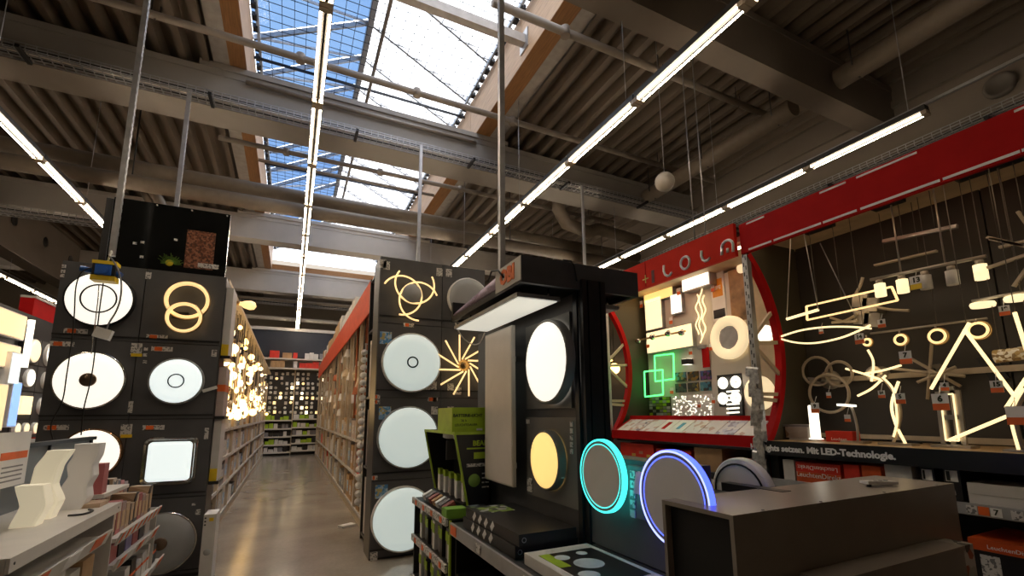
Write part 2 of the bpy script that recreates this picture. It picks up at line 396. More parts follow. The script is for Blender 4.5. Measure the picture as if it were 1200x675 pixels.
# pipe elbows beneath the beam at the right
MB().tube([(6.0, 9.6, 7.4), (6.0, 9.6, 6.75), (6.3, 9.75, 6.5), (7.2, 10.0, 6.5), (7.6, 10.1, 6.7), (9.2, 10.3, 6.7)], .17, 12).build('pipe_elbow', DUCT, None, 'bent brown pipe with elbows below the roof beam, right of centre', 'pipe')
for (px, py, n) in ((180, 225, 0), (172, 228, 1)):
    c = onz(px, py, 6.3)
    MB().tube([c+Vector((0, 0, .5)), c, c+Vector((.12, 0, -.2)), c+Vector((.4, .3, -.9))], .11, 10).build('pipe_elbow', DUCT, None, ['short drop pipe on the big pipes behind the perforated post', 'slanting drop pipe on the big pipes behind the perforated post'][n], 'pipe')

def tray(p0, p1, w, h, label, lit=False):
    # wire mesh cable tray: long rods and U-shaped cross wires joined, cables inside, brackets
    p0, p1 = Vector(p0), Vector(p1); d = (p1-p0); L = d.length; d.normalize(); s = d.cross(AZ).normalized()
    e = empty('cable_tray', (p0+p1)/2, label, 'cable tray')
    mb = MB()
    for k in range(5): mb.bar(p0+s*(w*(k/4-.5)), p1+s*(w*(k/4-.5)), .012, .012)
    for sg in (-.5, .5):
        for hh in (.5, 1): mb.bar(p0+s*w*sg+AZ*h*hh, p1+s*w*sg+AZ*h*hh, .012, .012)
    n = int(L/.12)
    for i in range(n+1):
        c = p0+d*(L*i/n)
        for a, b in (((-.5, 1), (-.5, 0)), ((-.5, 0), (.5, 0)), ((.5, 0), (.5, 1))):
            mb.bar(c+s*w*a[0]+AZ*h*a[1], c+s*w*b[0]+AZ*h*b[1], .010, .010)
    tag(mb.build('wire_mesh', STEEL, e), kind='stuff')
    for k in range(3): MB().tube([p0+s*(k-1)*.07+AZ*(.03+.01*k), p1+s*(k-1)*.07+AZ*(.03+.01*k)], .022, 6).build('cable', [CABLE, OFFWHITE, CABLE][k], e)
    k = 1.0
    while k < L:
        c = p0+d*k; MB().bar(c-s*w*.5-AZ*.03, c+s*(w*.5+.1)-AZ*.03, .05, .05).build('bracket', DARKMETAL, e); k += 2.3
    return e
tray((-14, 8.40, 6.72), (9.5, 8.40, 6.72), .28, .09, 'wire mesh cable tray along the foot of the long grey roof beam')
tray((9.5, -3, 5.98), (9.5, 16, 5.98), .3, .1, 'wire mesh cable tray under the right-hand girder above the red fascia')
tray((-14, 12.6, 5.7), (-3.2, 12.6, 5.7), .4, .1, 'wire mesh cable tray below the two big pipes, far left')
tray((-8, 22.4, 6.4), (9, 22.4, 6.4), .4, .1, 'wire mesh cable tray under the farthest roof beam')

# ------------------------------------------------------------------ fluorescent light rows
LZ, LS = 5.3, 3.68
def make_fixture():
    e = empty('fluorescent_light', (0, 0, LZ))
    H = MB().box(-.06, .06, .01, 1.52, LZ+.03, LZ+.105).box(-.012, .012, .01, 1.52, LZ-.02, LZ+.03)
    H.build('housing', M('grey_housing', (.035, .033, .03), .6, .1), e)
    for s in (-1, 1): MB().cyl((s*.042, .06, LZ), (s*.042, 1.47, LZ), .010, 8).build('tube', TUBE, e)
    for y in (.02, 1.482):
        MB().box(-.06, .06, y-.02, y+.04, LZ-.025, LZ+.03).build('socket', M('cream_socket', (.5, .43, .33), .5), e)
    return e
fx = make_fixture(); used = False
ROWS = [(0.07, [4.12+1.53*i for i in range(-2, 12)], 'fluorescent light above the aisle, %s', 'lights above the aisle'),
        (0.07+LS*.97, [2.41+1.53*i for i in range(-1, 13)], 'fluorescent light right of the skylights, %s', 'lights right of the skylight'),
        (0.07+2*LS*.965, [2.49+1.53*i for i in range(0, 13)], 'fluorescent light above the red fascia, %s', 'lights above the red fascia'),
        (0.07-LS, [8.74-1.53*i for i in range(-1, 6)], 'fluorescent light at upper left, %s', 'lights at upper left'),
        (0.07-2*LS, [15.4+1.53*i for i in range(-3, 4)], 'fluorescent light at far left, %s', 'lights at far left')]
def fxname(X, i):
    i -= {0.07: 2}.get(X, 1 if 3 < X < 4 else 0)
    if i < 0: return 'nearest of its row, just above the picture'
    return '%s of its row counted from its %s end' % ((['first', 'second', 'third', 'fourth', 'fifth', 'sixth', 'seventh', 'eighth', 'ninth', 'tenth', 'eleventh', 'twelfth', 'thirteenth'][i]), 'far' if -5 < X < 0 else 'near')
for X, ys, lab, grp in ROWS:
    for y in ys:
        o = fx if not used else copy_tree(fx)
        used = True; o.location = (X, y, LZ); tag(o, lab % fxname(X, ys.index(y)), 'light', grp)
    r = empty('light_rail', (X, min(ys), LZ+.12), 'slim grey mounting rail holding the ' + {0: 'aisle light row', 1: 'light row right of the skylights', 2: 'light row above the red fascia', 3: 'light row at the left picture edge', 4: 'far left light row'}[[k[0] for k in ROWS].index(X)], 'rail')
    y0 = min(ys)-(3.0 if X > 5 else .3); y1 = max(ys)+1.8
    MB().box(X-.02, X+.02, y0, y1, LZ+.107, LZ+.145).build('rail', STEEL, r)
    y = min(ys)+.2
    while y < y1:
        for k in (0,):
            MB().cyl((X, y, LZ+.14), (X, y, 5.9 if X < -7 else DZ+.1), .006, 5).build('wire', STEEL, r)
        y += 3.06

# ------------------------------------------------------------------ hanging posts
def post(q, Y, z0, z1, w, label, mat=STEEL, bend=False):
    c = ony(q[0], q[1], Y); e = empty('service_post', (c.x, Y, z0), label, 'post')
    MB().box(c.x-w/2, c.x+w/2, Y-w/2, Y+w/2, z0, z1).build('shaft', mat, e)
    if w > .04:
        z = z0+.2
        sl = MB()
        while z < z1: sl.box(c.x+w/2, c.x+w/2+.004, Y-w*.35, Y+w*.35, z, z+.035); z += .075
        tag(sl.build('toothed_edge', STEEL, e), kind='stuff')
    else: MB().box(c.x-w, c.x+w, Y-.1, Y+.02, z1-.03, z1+.02).build('bracket', mat, e)
    return c
c1 = post((131, 300), 5.15, ony(131, 300, 5.15).z, DZ, .042, 'slotted steel post hanging from the roof down to the yellow socket box')
post((207, 240), 8.3, 3.6, 6.75, .055, 'smooth steel conduit rising behind the night-garden poster', M('conduit', (.4, .39, .4), .35, .5))
post((588, 312), 3.0, 2.3, DZ, .042, 'toothed steel post rising from the canopy stand to the roof')
post((490, 303), 8.25, 3.2, 6.75, .055, 'steel conduit rising behind the looped-tube lamp panel', M('conduit', (.4, .39, .4), .35, .5))
post((685, 306), 8.25, 3.0, 6.75, .05, 'thin steel conduit behind the dark canopy', M('conduit', (.4, .39, .4), .35, .5))
# pull switch wires at the right and the hanging globe
gz = 5.0; g = onz(779, 213, gz)
e = empty('globe_lamp', g, 'white unlit globe hanging on a thin wire under the roof, right of centre', 'lamp')
rr = 11.2*(g-CAM).dot(FW)/F_PX
MB().ball(g, rr, 24, 16).build('globe', M('dull_white_globe', (.42, .38, .33), .5, var=.03), e)
MB().cyl(g+AZ*rr, (g.x, g.y, DZ), .006, 5).build('wire', STEEL, e)
for q, n in (((811, 240), 'left'), ((826, 262), 'right')):
    c = ony(q[0], q[1], 4.6); MB().cyl((c.x, c.y, c.z-.55), (c.x, c.y, DZ+.12), .009, 5).build('hanging_wire', STEEL, None, 'thin steel wire, %s one of the pair hanging beside the globe' % n, 'wire')

# ================================================================== lamp display walls at the two aisle ends
def price_strip(parent, c, right, up, w=.16, h=.035, d=.004):
    """white price strip with an orange field, stuck to a board"""
    right, up = Vector(right), Vector(up); n = right.cross(up); c = Vector(c)
    s = MB().obox(c+n*d/2, right*w/2, up*h/2, n*d/2).build('price_strip', TAG, parent)
    MB().obox(c+n*(d+.001)-right*w*.17, right*w*.18, up*h*.42, n*.001).build('orange_field', ORANGE, s)
def sticker(parent, c, right, up, w, h, mat=TAG, name='sticker', d=.004):
    right, up = Vector(right), Vector(up); n = right.cross(up); c = Vector(c)
    return MB().obox(c+n*d/2, right*w/2, up*h/2, n*d/2).build(name, mat, parent)
def disc_lamp(c, R, n, label, diff=LED_W, rim=CHROME, depth=.07, ring=None, ringmat=None, group=None, hub=None, hubmat=CHROME, rimw=.02):
    """round flush ceiling lamp: back plate, rim, domed diffuser, optional ring or hub"""
    c, n = Vector(c), Vector(n)
    e = empty('ceiling_lamp', c, label, 'lamp', group)
    MB().lathe(c, n, [(R, 0), (R, depth*.7), (R-rimw*.5, depth*.85), (R-rimw, depth*.7)], 40).build('rim', rim, e)
    r0 = R-rimw*.6
    MB().lathe(c, n, [(r0, depth*.68), (r0*.97, depth*.85), (r0*.7, depth*1.0), (r0*.3, depth*1.05), (0, depth*1.06)], 40).build('diffuser', diff, e)
    if ring:
        up = AZ if abs(n.z) < .9 else AX; r = n.cross(up).normalized(); u = r.cross(n)
        MB().tube(ringpts(c+n*depth*1.04, R*ring, r, u, 32), R*.028, 8, True).build('trim_ring', ringmat or DARKMETAL, e)
    if hub:
        MB().lathe(c, n, [(R*hub, depth), (R*hub, depth*1.25), (R*hub*.85, depth*1.35), (0, depth*1.4)], 28).build('centre_hub', hubmat, e)
    return e
def square_lamp(c, hx, hz, n, label, diff=LED_W, rim=CHROME, depth=.07, corner=.06, group=None):
    c, n = Vector(c), Vector(n); r = AZ.cross(n)*-1; r = n.cross(AZ).normalized()*-1
    e = empty('ceiling_lamp', c, label, 'lamp', group)
    def rr(hx, hz, cr, k=5):
        out = []
        for (sx, sz, a) in ((1, 1, 0), (-1, 1, PI/2), (-1, -1, PI), (1, -1, 1.5*PI)):
            for i in range(k+1):
                t = a+PI/2*i/k; out.append((sx*(hx-cr)+cr*math.cos(t), sz*(hz-cr)+cr*math.sin(t)))
        return out
    def shell(levels):
        mb = MB(); vs = []; k = None
        for (sh, h) in levels:
            pr = rr(hx-sh, hz-sh, max(.005, corner-sh*.5)); k = len(pr); vs += [c+r*a+AZ*b+n*h for a, b in pr]
        fs = [(i*k+j, i*k+(j+1) % k, (i+1)*k+(j+1) % k, (i+1)*k+j) for i in range(len(levels)-1) for j in range(k)]
        return mb, vs, fs, k
    mb, vs, fs, k = shell([(0, 0), (0, depth*.6), (.012, depth*.95), (.03, depth*.8), (.045, depth*.9)]); mb.add(vs, fs); mb.build('rim', rim, e)
    mb, vs, fs, k = shell([(.045, depth*.5), (.047, depth*.95), (.075, depth*1.1)]); fs.append(tuple(range(2*k, 3*k))); mb.add(vs, fs); mb.build('diffuser', diff, e)
    return e
def ylamp(cx, cy, yt, yb, Y, *a, **k):
    R = abs(ony(cx, yt, Y).z-ony(cx, yb, Y).z)/2
    t, b = ony(cx, yt, Y), ony(cx, yb, Y)
    return disc_lamp((ony(cx, cy, Y).x, Y, (t.z+b.z)/2), R, (0, -1, 0), *a, **k)

# ------------------------------------------------------------------ left display wall
LY = 5.5; LX0, LXM, LX1 = -2.0, -1.365, -.69; LZS = [2.95, 2.215, 1.475, .735, .03]
lw = empty('lamp_display_wall', ((LX0+LX1)/2, LY+.3, 0), 'charcoal display wall of round ceiling lamps at the left aisle end', 'display wall')
MB().box(LX0, LX1, LY+.02, LY+.42, 0, 2.95).build('carcass', BLACK, lw)
for i in range(4):
    for xa, xb in ((LX0, LXM), (LXM, LX1)):
        p = MB().box(xa+.004, xb-.004, LY, LY+.02, LZS[i+1]+.004, LZS[i]-.004).build('panel', PANEL, lw)
        MB().box(xa+.004, xb-.004, LY-.006, LY, LZS[i+1]+.03, LZS[i+1]+.045).build('groove_strip', BLACK, p)
for q in ((73+16, 388), (184, 395), (73, 403), (190, 409), (66, 501), (180, 501)):
    price_strip(lw, ony(q[0], q[1], LY), AX, AZ, .17, .045)
for q, w, h in (((174, 323), .045, .07), ((85, 404+22), .0, 0), ((251, 414), .045, .07), ((232, 600), .04, .05), ((227, 591), .03, .02), ((160, 409), .085, .11), ((148, 504), .085, .11)):
    if w: sticker(lw, ony(q[0], q[1], LY), AX, AZ, w, h)
for q in ((160, 416), (148, 511)): sticker(lw, ony(q[0], q[1], LY-.005), AX, AZ, .085, .03, YELLOW, 'yellow_field')
for q in ((75, 312), (74, 318), (73, 323), (171, 409), (170, 416), (170, 424)): sticker(lw, ony(q[0], q[1], LY), AX, AZ, .03, .03, TAG, 'pictogram')
ylamp(119, 351, 320, 384, LY, 'large round lit ceiling lamp with dark inner ring, top left of the left wall', LED_N, DARKMETAL, ring=.5)
ylamp(107, 445, 412, 480, LY, 'large round lit ceiling lamp with bronze centre hub on the left wall', LED_N, CHROME, hub=.23, hubmat=M('bronze_hub', (.2, .14, .1), .3, .8))
ylamp(208, 447, 420, 474, LY, 'smaller round lit lamp with thin black centre ring, right column of left wall', LED_W, FROST, ring=.28)
ylamp(108, 531, 502, 562, LY, 'round warm-white lamp with copper rim behind the wavy table lamps', LED_N, M('copper', (.6, .35, .2), .25, 1))
# two warm glowing rings
e = empty('ring_lamp', ony(219, 360, LY), 'ceiling lamp of two overlapping warm glowing rings on the left wall', 'lamp')
for (cx, cy, yt, yb, dy, rr) in ((220, 352, 331, 374, .05, .03), (216, 372, 355, 390, .09, .026)):
    c = ony(cx, cy, LY-dy); R = abs(ony(cx, yt, LY-dy).z-ony(cx, yb, LY-dy).z)/2
    c.z = (ony(cx, yt, LY-dy).z+ony(cx, yb, LY-dy).z)/2
    MB().lathe(c, (0, -1, 0), [(R, 0), (R, .035), (R-rr, .035), (R-rr, 0), (R, 0)], 48).build('glowing_ring', M('amber_ring', (1, .7, .35), .4, emit=.8, ecol=(1, .66, .28)), e)
    MB().lathe(c, (0, -1, 0), [(R+.008, -.01), (R+.008, .02), (R, .02)], 48).build('outer_band', M('brass', (.6, .42, .2), .3, 1), e)
MB().box(-1.12, -.98, LY-.04, LY, 2.47, 2.53).build('mount', DARKMETAL, e)
c = ony(200, 540, LY); w = abs(ony(168, 540, LY).x-ony(233, 540, LY).x)/2; h = abs(ony(200, 512, LY).z-ony(200, 569, LY).z)/2
square_lamp(c, w, h, (0, -1, 0), 'square lit ceiling lamp with crinkled silver frame on the left wall', LED_W, CHROME, .07, .06)
ylamp(190, 634, 599, 672, LY, 'large round unlit lamp with silver rim and bronze centre, bottom of left wall', FROST, CHROME, hub=.2, hubmat=M('bronze_hub', (.2, .14, .1), .3, .8))
sticker(lw, ony(153, 477, LY), AX, AZ, .035, .11, TAG); sticker(lw, ony(242, 508, LY), AX, AZ, .035, .11, TAG)
# little remote control pinned at the right edge
MB().obox(ony(246, 456, LY-.02), (.06, 0, .022), (0, .01, 0), (-.006, 0, .014)).build('remote_control', WHITE, None, 'small white remote control pinned beside the lamp with the black ring', 'remote')

# poster on top of the left wall
pa, pb = ony(130, 231, 5.62), ony(269, 253, 5.62)
px0, px1, pz0, pz1 = -1.72, -.72, 2.955, 3.68
e = empty('poster_board', ((px0+px1)/2, 5.62, pz0), 'dark glossy night-garden poster standing on the left display wall', 'poster')
MB().box(px0, px1, 5.60, 5.64, pz0, pz1).build('board', M('night_print', (.006, .007, .007), .12, var=.5, scale=6), e)
BRICKP = printmat('lit_brick_print', [(.16, .05, .02), (.28, .10, .05), (.10, .035, .02), (.36, .15, .08)], 60)
a, b = ony(220, 269, 5.6), ony(249, 317, 5.6)
MB().box(a.x, b.x, 5.597, 5.60, b.z, a.z).build('printed_brick_tower', BRICKP, e)
a, b = ony(232, 308, 5.596), ony(256, 316, 5.596); MB().box(a.x, b.x, 5.594, 5.596, b.z, a.z).build('printed_lamp', TAG, e)
a, b = ony(194, 300, 5.6), ony(203, 316, 5.6); mb = MB().lathe(((a.x+b.x)/2, 5.6, (a.z+b.z)/2), (0, -1, 0), [(.035, .001), (.034, .003), (0, .003)], 16); mb.build('printed_figure', YELLOW, e)
mb = MB(); g0 = ony(200, 310, 5.6)
for k in range(26):
    t = PI*(k+.5)/26; L = .06+.05*random.random(); d = Vector((math.cos(t), 0, math.sin(t)))
    mb.bar(g0+d*.03-AY*.002, g0+d*(L+.02)-AY*.002, .008, .002)
mb.build('printed_grass', M('grass_print', (.16, .32, .03), .5), e)
for q in ((158, 285), (167, 284), (206, 281), (166, 301)): sticker(e, ony(q[0], q[1], 5.6), AX, AZ, .03, .025, TAG, 'printed_light', .002)
for x in (px0+.05, px0+.35, px1-.35, px1-.03): MB().cyl((x, 5.6, pz1-.02), (x, 5.59, pz1-.02), .008, 8).build('pin', WHITE, e)
MB().box(px0-.06, px0-.005, 5.6, 5.66, 2.955, 3.66).build('side_post', BLACK, e)

# yellow and blue socket box hanging on the slotted post
c = ony(124, 319, 5.1)
e = empty('socket_box', c, 'yellow hanging socket box with blue power socket in front of left wall', 'socket box')
MB().box(c.x-.085, c.x+.085, c.y-.06, c.y+.05, c.z-.09, c.z-.045).build('lower_case', YELLOW, e)
MB().box(c.x-.085, c.x+.085, c.y-.06, c.y+.05, c.z+.06, c.z+.09).build('upper_case', YELLOW, e)
MB().box(c.x-.08, c.x+.08, c.y-.055, c.y+.045, c.z-.045, c.z+.06).build('dark_body', BLACK, e)
BLU = M('blue_socket', (.02, .12, .5), .4)
MB().box(c.x-.055, c.x+.055, c.y-.075, c.y-.055, c.z-.04, c.z+.05).build('socket_plate', BLU, e)
MB().cyl((c.x, c.y-.075, c.z), (c.x, c.y-.09, c.z), .035, 16).build('socket_flap', BLU, e)
MB().cyl((c.x-.08, c.y, c.z), (c.x-.17, c.y-.02, c.z+.01), .025, 12).build('plug', BLU, e)
MB().cyl((c.x+.08, c.y, c.z), (c.x+.11, c.y-.01, c.z-.02), .025, 12).build('plug', BLU, e)
MB().tube([c+Vector((0, 0, .09)), c+Vector((.02, 0, .2)), c1], .008, 6).build('strap', WHITE, e)
e2 = c
def cable(name, px, Y, label, r=.005, mat=CABLE):
    pts = [ony(x, y, Y) for x, y in px]
    sm = []
    for i in range(len(pts)-1):
        p0, p1, p2, p3 = pts[max(0, i-1)], pts[i], pts[i+1], pts[min(len(pts)-1, i+2)]
        for k in range(5):
            t = k/5; sm.append(.5*((2*p1)+(p2-p0)*t+(2*p0-5*p1+4*p2-p3)*t*t+(3*p1-p0-3*p2+p3)*t**3))
    sm.append(pts[-1])
    return MB().tube(sm, r, 6).build(name, mat, None, label, 'cable')
cable('power_cable', [(108, 313), (96, 319), (89, 336), (87, 370), (84, 400), (78, 440), (73, 470), (60, 497), (62, 515)], 5.06, 'thin black cable drooping from the left plug of the socket box')
cable('power_cable', [(121, 332), (117, 360), (113, 395), (109, 430), (104, 455), (98, 480), (95, 510)], 5.0, 'thin black cable hanging straight from beneath the socket box')
cable('power_cable', [(128, 300), (136, 311), (142, 330), (141, 350), (136, 365), (128, 378), (124, 388)], 4.98, 'grey cable from the post down to the small white junction box', .007, GREYBOX)
MB().tube([ony(x, y, 5.04) for x, y in ((116, 334), (115, 350), (112, 375), (109, 395), (107, 415))], .004, 5).build('pull_chain', CHROME, None, 'dotted metal pull chain under the yellow socket box', 'chain')
c = ony(121, 391, 4.97)
MB().obox(c, Vector((.055, 0, -.016)), Vector((0, .03, 0)), Vector((.012, 0, .042))).build('junction_box', WHITE, None, 'small white junction box dangling below the yellow socket box', 'box')

# ------------------------------------------------------------------ centre display wall
MY = 5.2; MX0, MXM, MX1 = .835, 1.572, 2.13
mw = empty('lamp_display_wall', ((MX0+MX1)/2, MY+.3, 0), 'charcoal display wall with big round lamps right of the aisle', 'display wall')
MZS = [3.31, 2.53, 1.69, .80, .02]
MB().box(MX0, MX1, MY+.02, MY+.40, 0, 3.31).build('carcass', BLACK, mw)
for i in range(4):
    for xa, xb in ((MX0, MXM), (MXM, MX1)):
        p = MB().box(xa+.004, xb-.004, MY, MY+.02, MZS[i+1]+.004, MZS[i]-.004).build('panel', PANEL, mw)
        MB().box(xa+.004, xb-.004, MY-.006, MY, MZS[i+1]+.075, MZS[i+1]+.09).build('groove_strip', BLACK, p)
for q in ((479, 381), (507, 468), (442, 465), (442, 471), (439, 560)): price_strip(mw, ony(q[0], q[1], MY), AX, AZ, .12 if q[0] > 450 else .06, .045)
sticker(mw, ony(507, 468, MY), AX, AZ, .1, .05)
STARP = printmat('star_print', [(.1, .3, .6), (.5, .65, .8), (.25, .45, .7), (.6, .5, .2)], 40)
for q in ((452, 396), (451, 484), (447, 576)): sticker(mw, ony(q[0], q[1], MY), AX, AZ, .13, .14, STARP, 'leaflet')
for q in ((508, 452), (528, 454), (509, 481), (528, 481), (515, 319), (526, 320), (438, 652), (453, 311), (449, 309), (500, 454), (537, 458)): sticker(mw, ony(q[0], q[1], MY), AX, AZ, .075, .09 if q[1] > 330 else .1)
ylamp(482, 424, 391, 460, MY, 'large round pale lamp with black centre ring on the centre wall', LED_D, WHITE, ring=.17)
ylamp(478, 512, 476, 549, MY, 'large round pale lamp, third row of the centre wall, beside green display', LED_D, FROST)
ylamp(472, 607, 569, 646, MY, 'large round pale lamp lowest on the centre wall, near the floor', LED_D, WHITE)
ylamp(548, 345, 327, 376, MY, 'unlit frosted round lamp at the top of the centre wall, half behind canopy', FROST, WHITE)
ylamp(545, 512, 488, 536, MY, 'round pale lamp peeking out behind the green battery light display', LED_D, WHITE)
# lamp of three glowing loops
cc = ony(483, 344, MY-.09)
e = empty('loop_lamp', ony(483, 344, MY), 'lamp of three interlaced warm glowing arcs on the centre wall', 'lamp')
PXM = abs(ony(493, 344, MY-.09).x-ony(473, 344, MY-.09).x)/20
for k, a in enumerate((math.radians(75), math.radians(195), math.radians(315))):
    R = 22*PXM; c = cc+(AX*math.cos(a)+AZ*math.sin(a))*R*.55
    MB().tube(ringpts(c, R*1.05, AX, AZ, 40, a-PI*.62+PI, a+PI*.75+PI, False), .010, 8).build('glowing_arc', LED_LINE, e)
MB().lathe(cc, (0, -1, 0), [(.115, -.06), (.115, .0), (.11, .01), (0, .012)], 28).build('centre_plate', FROST, e)
# sunburst lamp
cc = ony(544, 428, MY-.05)
e = empty('sunburst_lamp', ony(544, 428, MY), 'sunburst lamp of radiating warm glowing rods on the centre wall', 'lamp')
for k in range(12):
    a = 2*PI*k/12+.25; d = AX*math.cos(a)+AZ*math.sin(a); t = AX*-math.sin(a)+AZ*math.cos(a)
    MB().cyl(cc+d*.06+t*.045, cc+d*.37-t*.03, .010, 8).build('glowing_rod', LED_LINE, e)
MB().lathe(cc+AY*.04, (0, -1, 0), [(.07, 0), (.07, .03), (0, .035)], 20).build('centre_plate', M('brass', (.6, .42, .2), .3, 1), e)
# framed side of the centre wall facing the aisle (open frames with stored boards)
e = empty('board_rack', (MX0-.1, MY+.6, 0), 'black open rack of upright boards on the aisle side of the centre wall', 'rack')
for z in (.05, .85, 1.7, 2.55, 3.25): MB().box(MX0+.045, MX0+.5, MY+.42, MY+1.0, z, z+.03).build('shelf', BLACK, e)
for y in (MY+.42, MY+.98):
    MB().box(MX0+.04, MX0+.09, y, y+.04, 0, 3.3).build('upright', BLACK, e)
bc = [GREYBOX, WHITEBOX, CARTON, WHITEBOX, REDBOX, GREYBOX]
for i, z in enumerate((.08, .88, 1.73)):
    for k in range(4):
        MB().box(MX0+.06, MX0+.48, MY+.48+k*.12, MY+.56+k*.12, z, z+.66+.03*((k*7+i) % 3)).build('flat_carton', bc[(k+i*2) % 6], None, '%s flat carton, %s from front, on the %s level of the aisle-side rack' % (['grey', 'white', 'brown', 'white', 'red', 'grey'][(k+i*2) % 6], ordinal(k), ['lowest', 'second', 'third'][i]), 'carton', 'flat cartons in the aisle-side rack')

# ================================================================== aisle shelving
def shelf_run(name, x0, x1, face, y0, y1, levels, top, label, bay=1.35, post=.05):
    e = empty(name, ((x0+x1)/2, (y0+y1)/2, 0), label, 'shelving')
    n = round((y1-y0)/bay); b = (y1-y0)/n
    xf = x1 if face > 0 else x0; xr = x0 if face > 0 else x1
    for i in range(n+1):
        y = y0+i*b
        MB().box(xf-post*(face > 0), xf+post*(face < 0), y-post/2, y+post/2, 0, top).build('upright', BEIGE, e)
        MB().box(xr, xr-face*-.04, y-.02, y+.02, 0, top).build('upright', BEIGE, e)
    MB().box(min(xr, xr+face*.03), max(xr, xr+face*.03), y0, y1, 0, top).build('back_panel', M('warm_back_panel', (.30, .22, .14), .6), e)
    MB().box(x0, x1, y0, y1, 0, .1).build('plinth', BEIGE, e)
    for z in levels:
        for i in range(n):
            MB().box(x0+.02, x1-.02, y0+i*b+.03, y0+(i+1)*b-.03, z-.025, z).build('shelf', BEIGE, e)
            MB().box(xf-.012*(face > 0), xf+.012*(face < 0), y0+i*b+.03, y0+(i+1)*b-.03, z-.035, z+.012).build('price_rail', TAG, e)
    return n, b
LRX = -.80; RRX = .95
lev = [.12, .52, .92, 1.32]
nL, bL = shelf_run('aisle_shelving', -1.6, LRX, 1, 6.0, 19.4, lev, 2.7, 'long cream shelving run on the left side of the aisle')
cols = [WHITEBOX, GREYBOX, WHITEBOX, CARTON, OFFWHITE, BLACKBOX, WHITEBOX, M('pinkish_carton', (.55, .45, .42), .6)]
def fill(prefix, side, xf, face, y0, n, b, levels, per, group, cat='carton', hmax=.36, cols=cols):
    proto = {}
    for li, z in enumerate(levels):
        for i in range(n):
            for k in range(per if i < 5 else 2):
                p = per if i < 5 else 2
                w = (b-.08)/p*random.uniform(.72, .93); h = hmax*random.uniform(.55, .97); d = random.uniform(.22, .34)
                ya = y0+i*b+.045+(b-.09)/p*k
                xa, xb = (xf-.03-d, xf-.03) if face > 0 else (xf+.03, xf+.03+d)
                mt = random.choice(cols)
                o = MB().box(xa, xb, ya, ya+w, z, z+h).build(prefix, mt)
                tag(o, '%s product box on the %s shelf from the floor, %s aisle side' % ({'white_carton': 'white', 'grey_carton': 'dark grey', 'brown_carton': 'brown', 'off_white_steel': 'cream', 'black_carton': 'black', 'pinkish_carton': 'pinkish', 'red_carton': 'red'}[mt.name], ['lowest', 'second', 'third', 'fourth'][li], side), cat, group)
                if i < 4:
                    s = 1 if face > 0 else -1
                    MB().box(xf-s*.03, xf-s*.028, ya+w*.2, ya+w*.8, z+h*.25, z+h*.75).build('printed_label', TAG if k % 2 else STARP, o)
fill('product_box', 'left', LRX, 1, 6.0, nL, bL, lev, 3, 'boxes on the left aisle shelving')
# lit lamps hanging above the left shelving
e0 = None
for i in range(nL):
    for k in range(20 if i < 3 else (12 if i < 6 else 6)):
        y = 6.05+i*bL+random.uniform(.05, bL-.05); x = random.uniform(-.98, LRX+.06); z = random.uniform(1.5, 2.92)
        r = random.choice([.035, .045, .05, .065, .08])
        o = empty('pendant_bulb', (x, y, z), '%s %s bulb hanging above the left aisle shelving, %s part' % ('large' if r > .055 else 'small', 'amber teardrop' if k % 3 == 0 else ('pale globe' if k % 2 else 'amber globe'), ['nearest', 'near', 'middle', 'far', 'farthest'][min(4, i//2)]), 'bulb', 'lit bulbs above the left aisle')
        if k % 3 == 0: MB().lathe((x, y, z), (0, 0, 1), [(0, -r*1.5), (r*.7, -r*1.1), (r, -r*.2), (r*.7, r*.7), (r*.3, r*1.4)], 12).build('bulb', BULB, o)
        else: MB().ball((x, y, z), r, 12, 8).build('bulb', BULB2 if k % 2 else BULB, o)
        MB().cyl((x, y, z+r*.9), (x, y, z+r*1.9), r*.35, 8).build('socket', M('brass', (.6, .42, .2), .3, 1), o)
        MB().cyl((x, y, z+r*1.8), (x, y, 3.02), .004, 4).build('cord', CABLE, o)
for i in range(nL):
    for k in range(4):
        y = 6.0+i*bL+bL*(k+.5)/4; z = random.uniform(1.5, 2.3); x = LRX-.12-random.random()*.2
        o = empty('wall_lamp', (x, y, z), 'small %s wall lamp on the upper left aisle display, %s part' % (['chrome', 'cream'][k % 2], ['nearest', 'near', 'middle', 'far', 'farthest'][min(4, i//2)]), 'lamp', 'chrome lamps of the left aisle')
        MB().lathe((x, y, z), (1, 0, 0), [(.07, 0), (.07, .02), (.02, .03), (.02, .1), (.055, .11), (.07, .17), (.06, .17)], 14).build('body', [CHROME, BEIGE][k % 2], o)
        MB().ball((x+.15, y, z), .035, 10, 6).build('bulb', BULB2, o)
        MB().box(-1.58, x, y-.012, y+.012, z-.012, z+.012).build('arm', CHROME, o)
MB().box(-1.0, LRX+.08, 6.0, 19.3, 3.02, 3.06).build('lamp_rail', BEIGE, None, 'cream rail from which the bulbs hang above the left aisle shelving', 'rail')
for i in range(nL+1):
    y = 6.0+i*bL
    MB().box(-1.0, -.96, y-.02, y+.02, 2.70, 3.02).build('rail_bracket', BEIGE, None, 'short cream bracket under the bulb rail on the left shelving', 'bracket', 'brackets of the bulb rail')
# single teardrop bulb sticking out on top
c = ony(283, 356, 6.6)
o = empty('edison_bulb', c, 'big teardrop filament bulb lying out from the top of the left shelving', 'bulb')
MB().lathe(c, (1, 0, -.12), [(0, .17), (.045, .15), (.06, .1), (.045, .03), (.025, 0), (.025, -.05)], 14).build('glass', LED_LINE, o)
MB().lathe(c, (-1, 0, .12), [(.026, .02), (.026, .09), (.01, .1)], 12).build('cap', M('brass', (.6, .42, .2), .3, 1), o)
MB().tube([c+Vector((-.1, 0, .01)), c+Vector((-.2, .05, .0)), (-.98, 6.7, 3.02)], .006, 5).build('cord', CABLE, o)
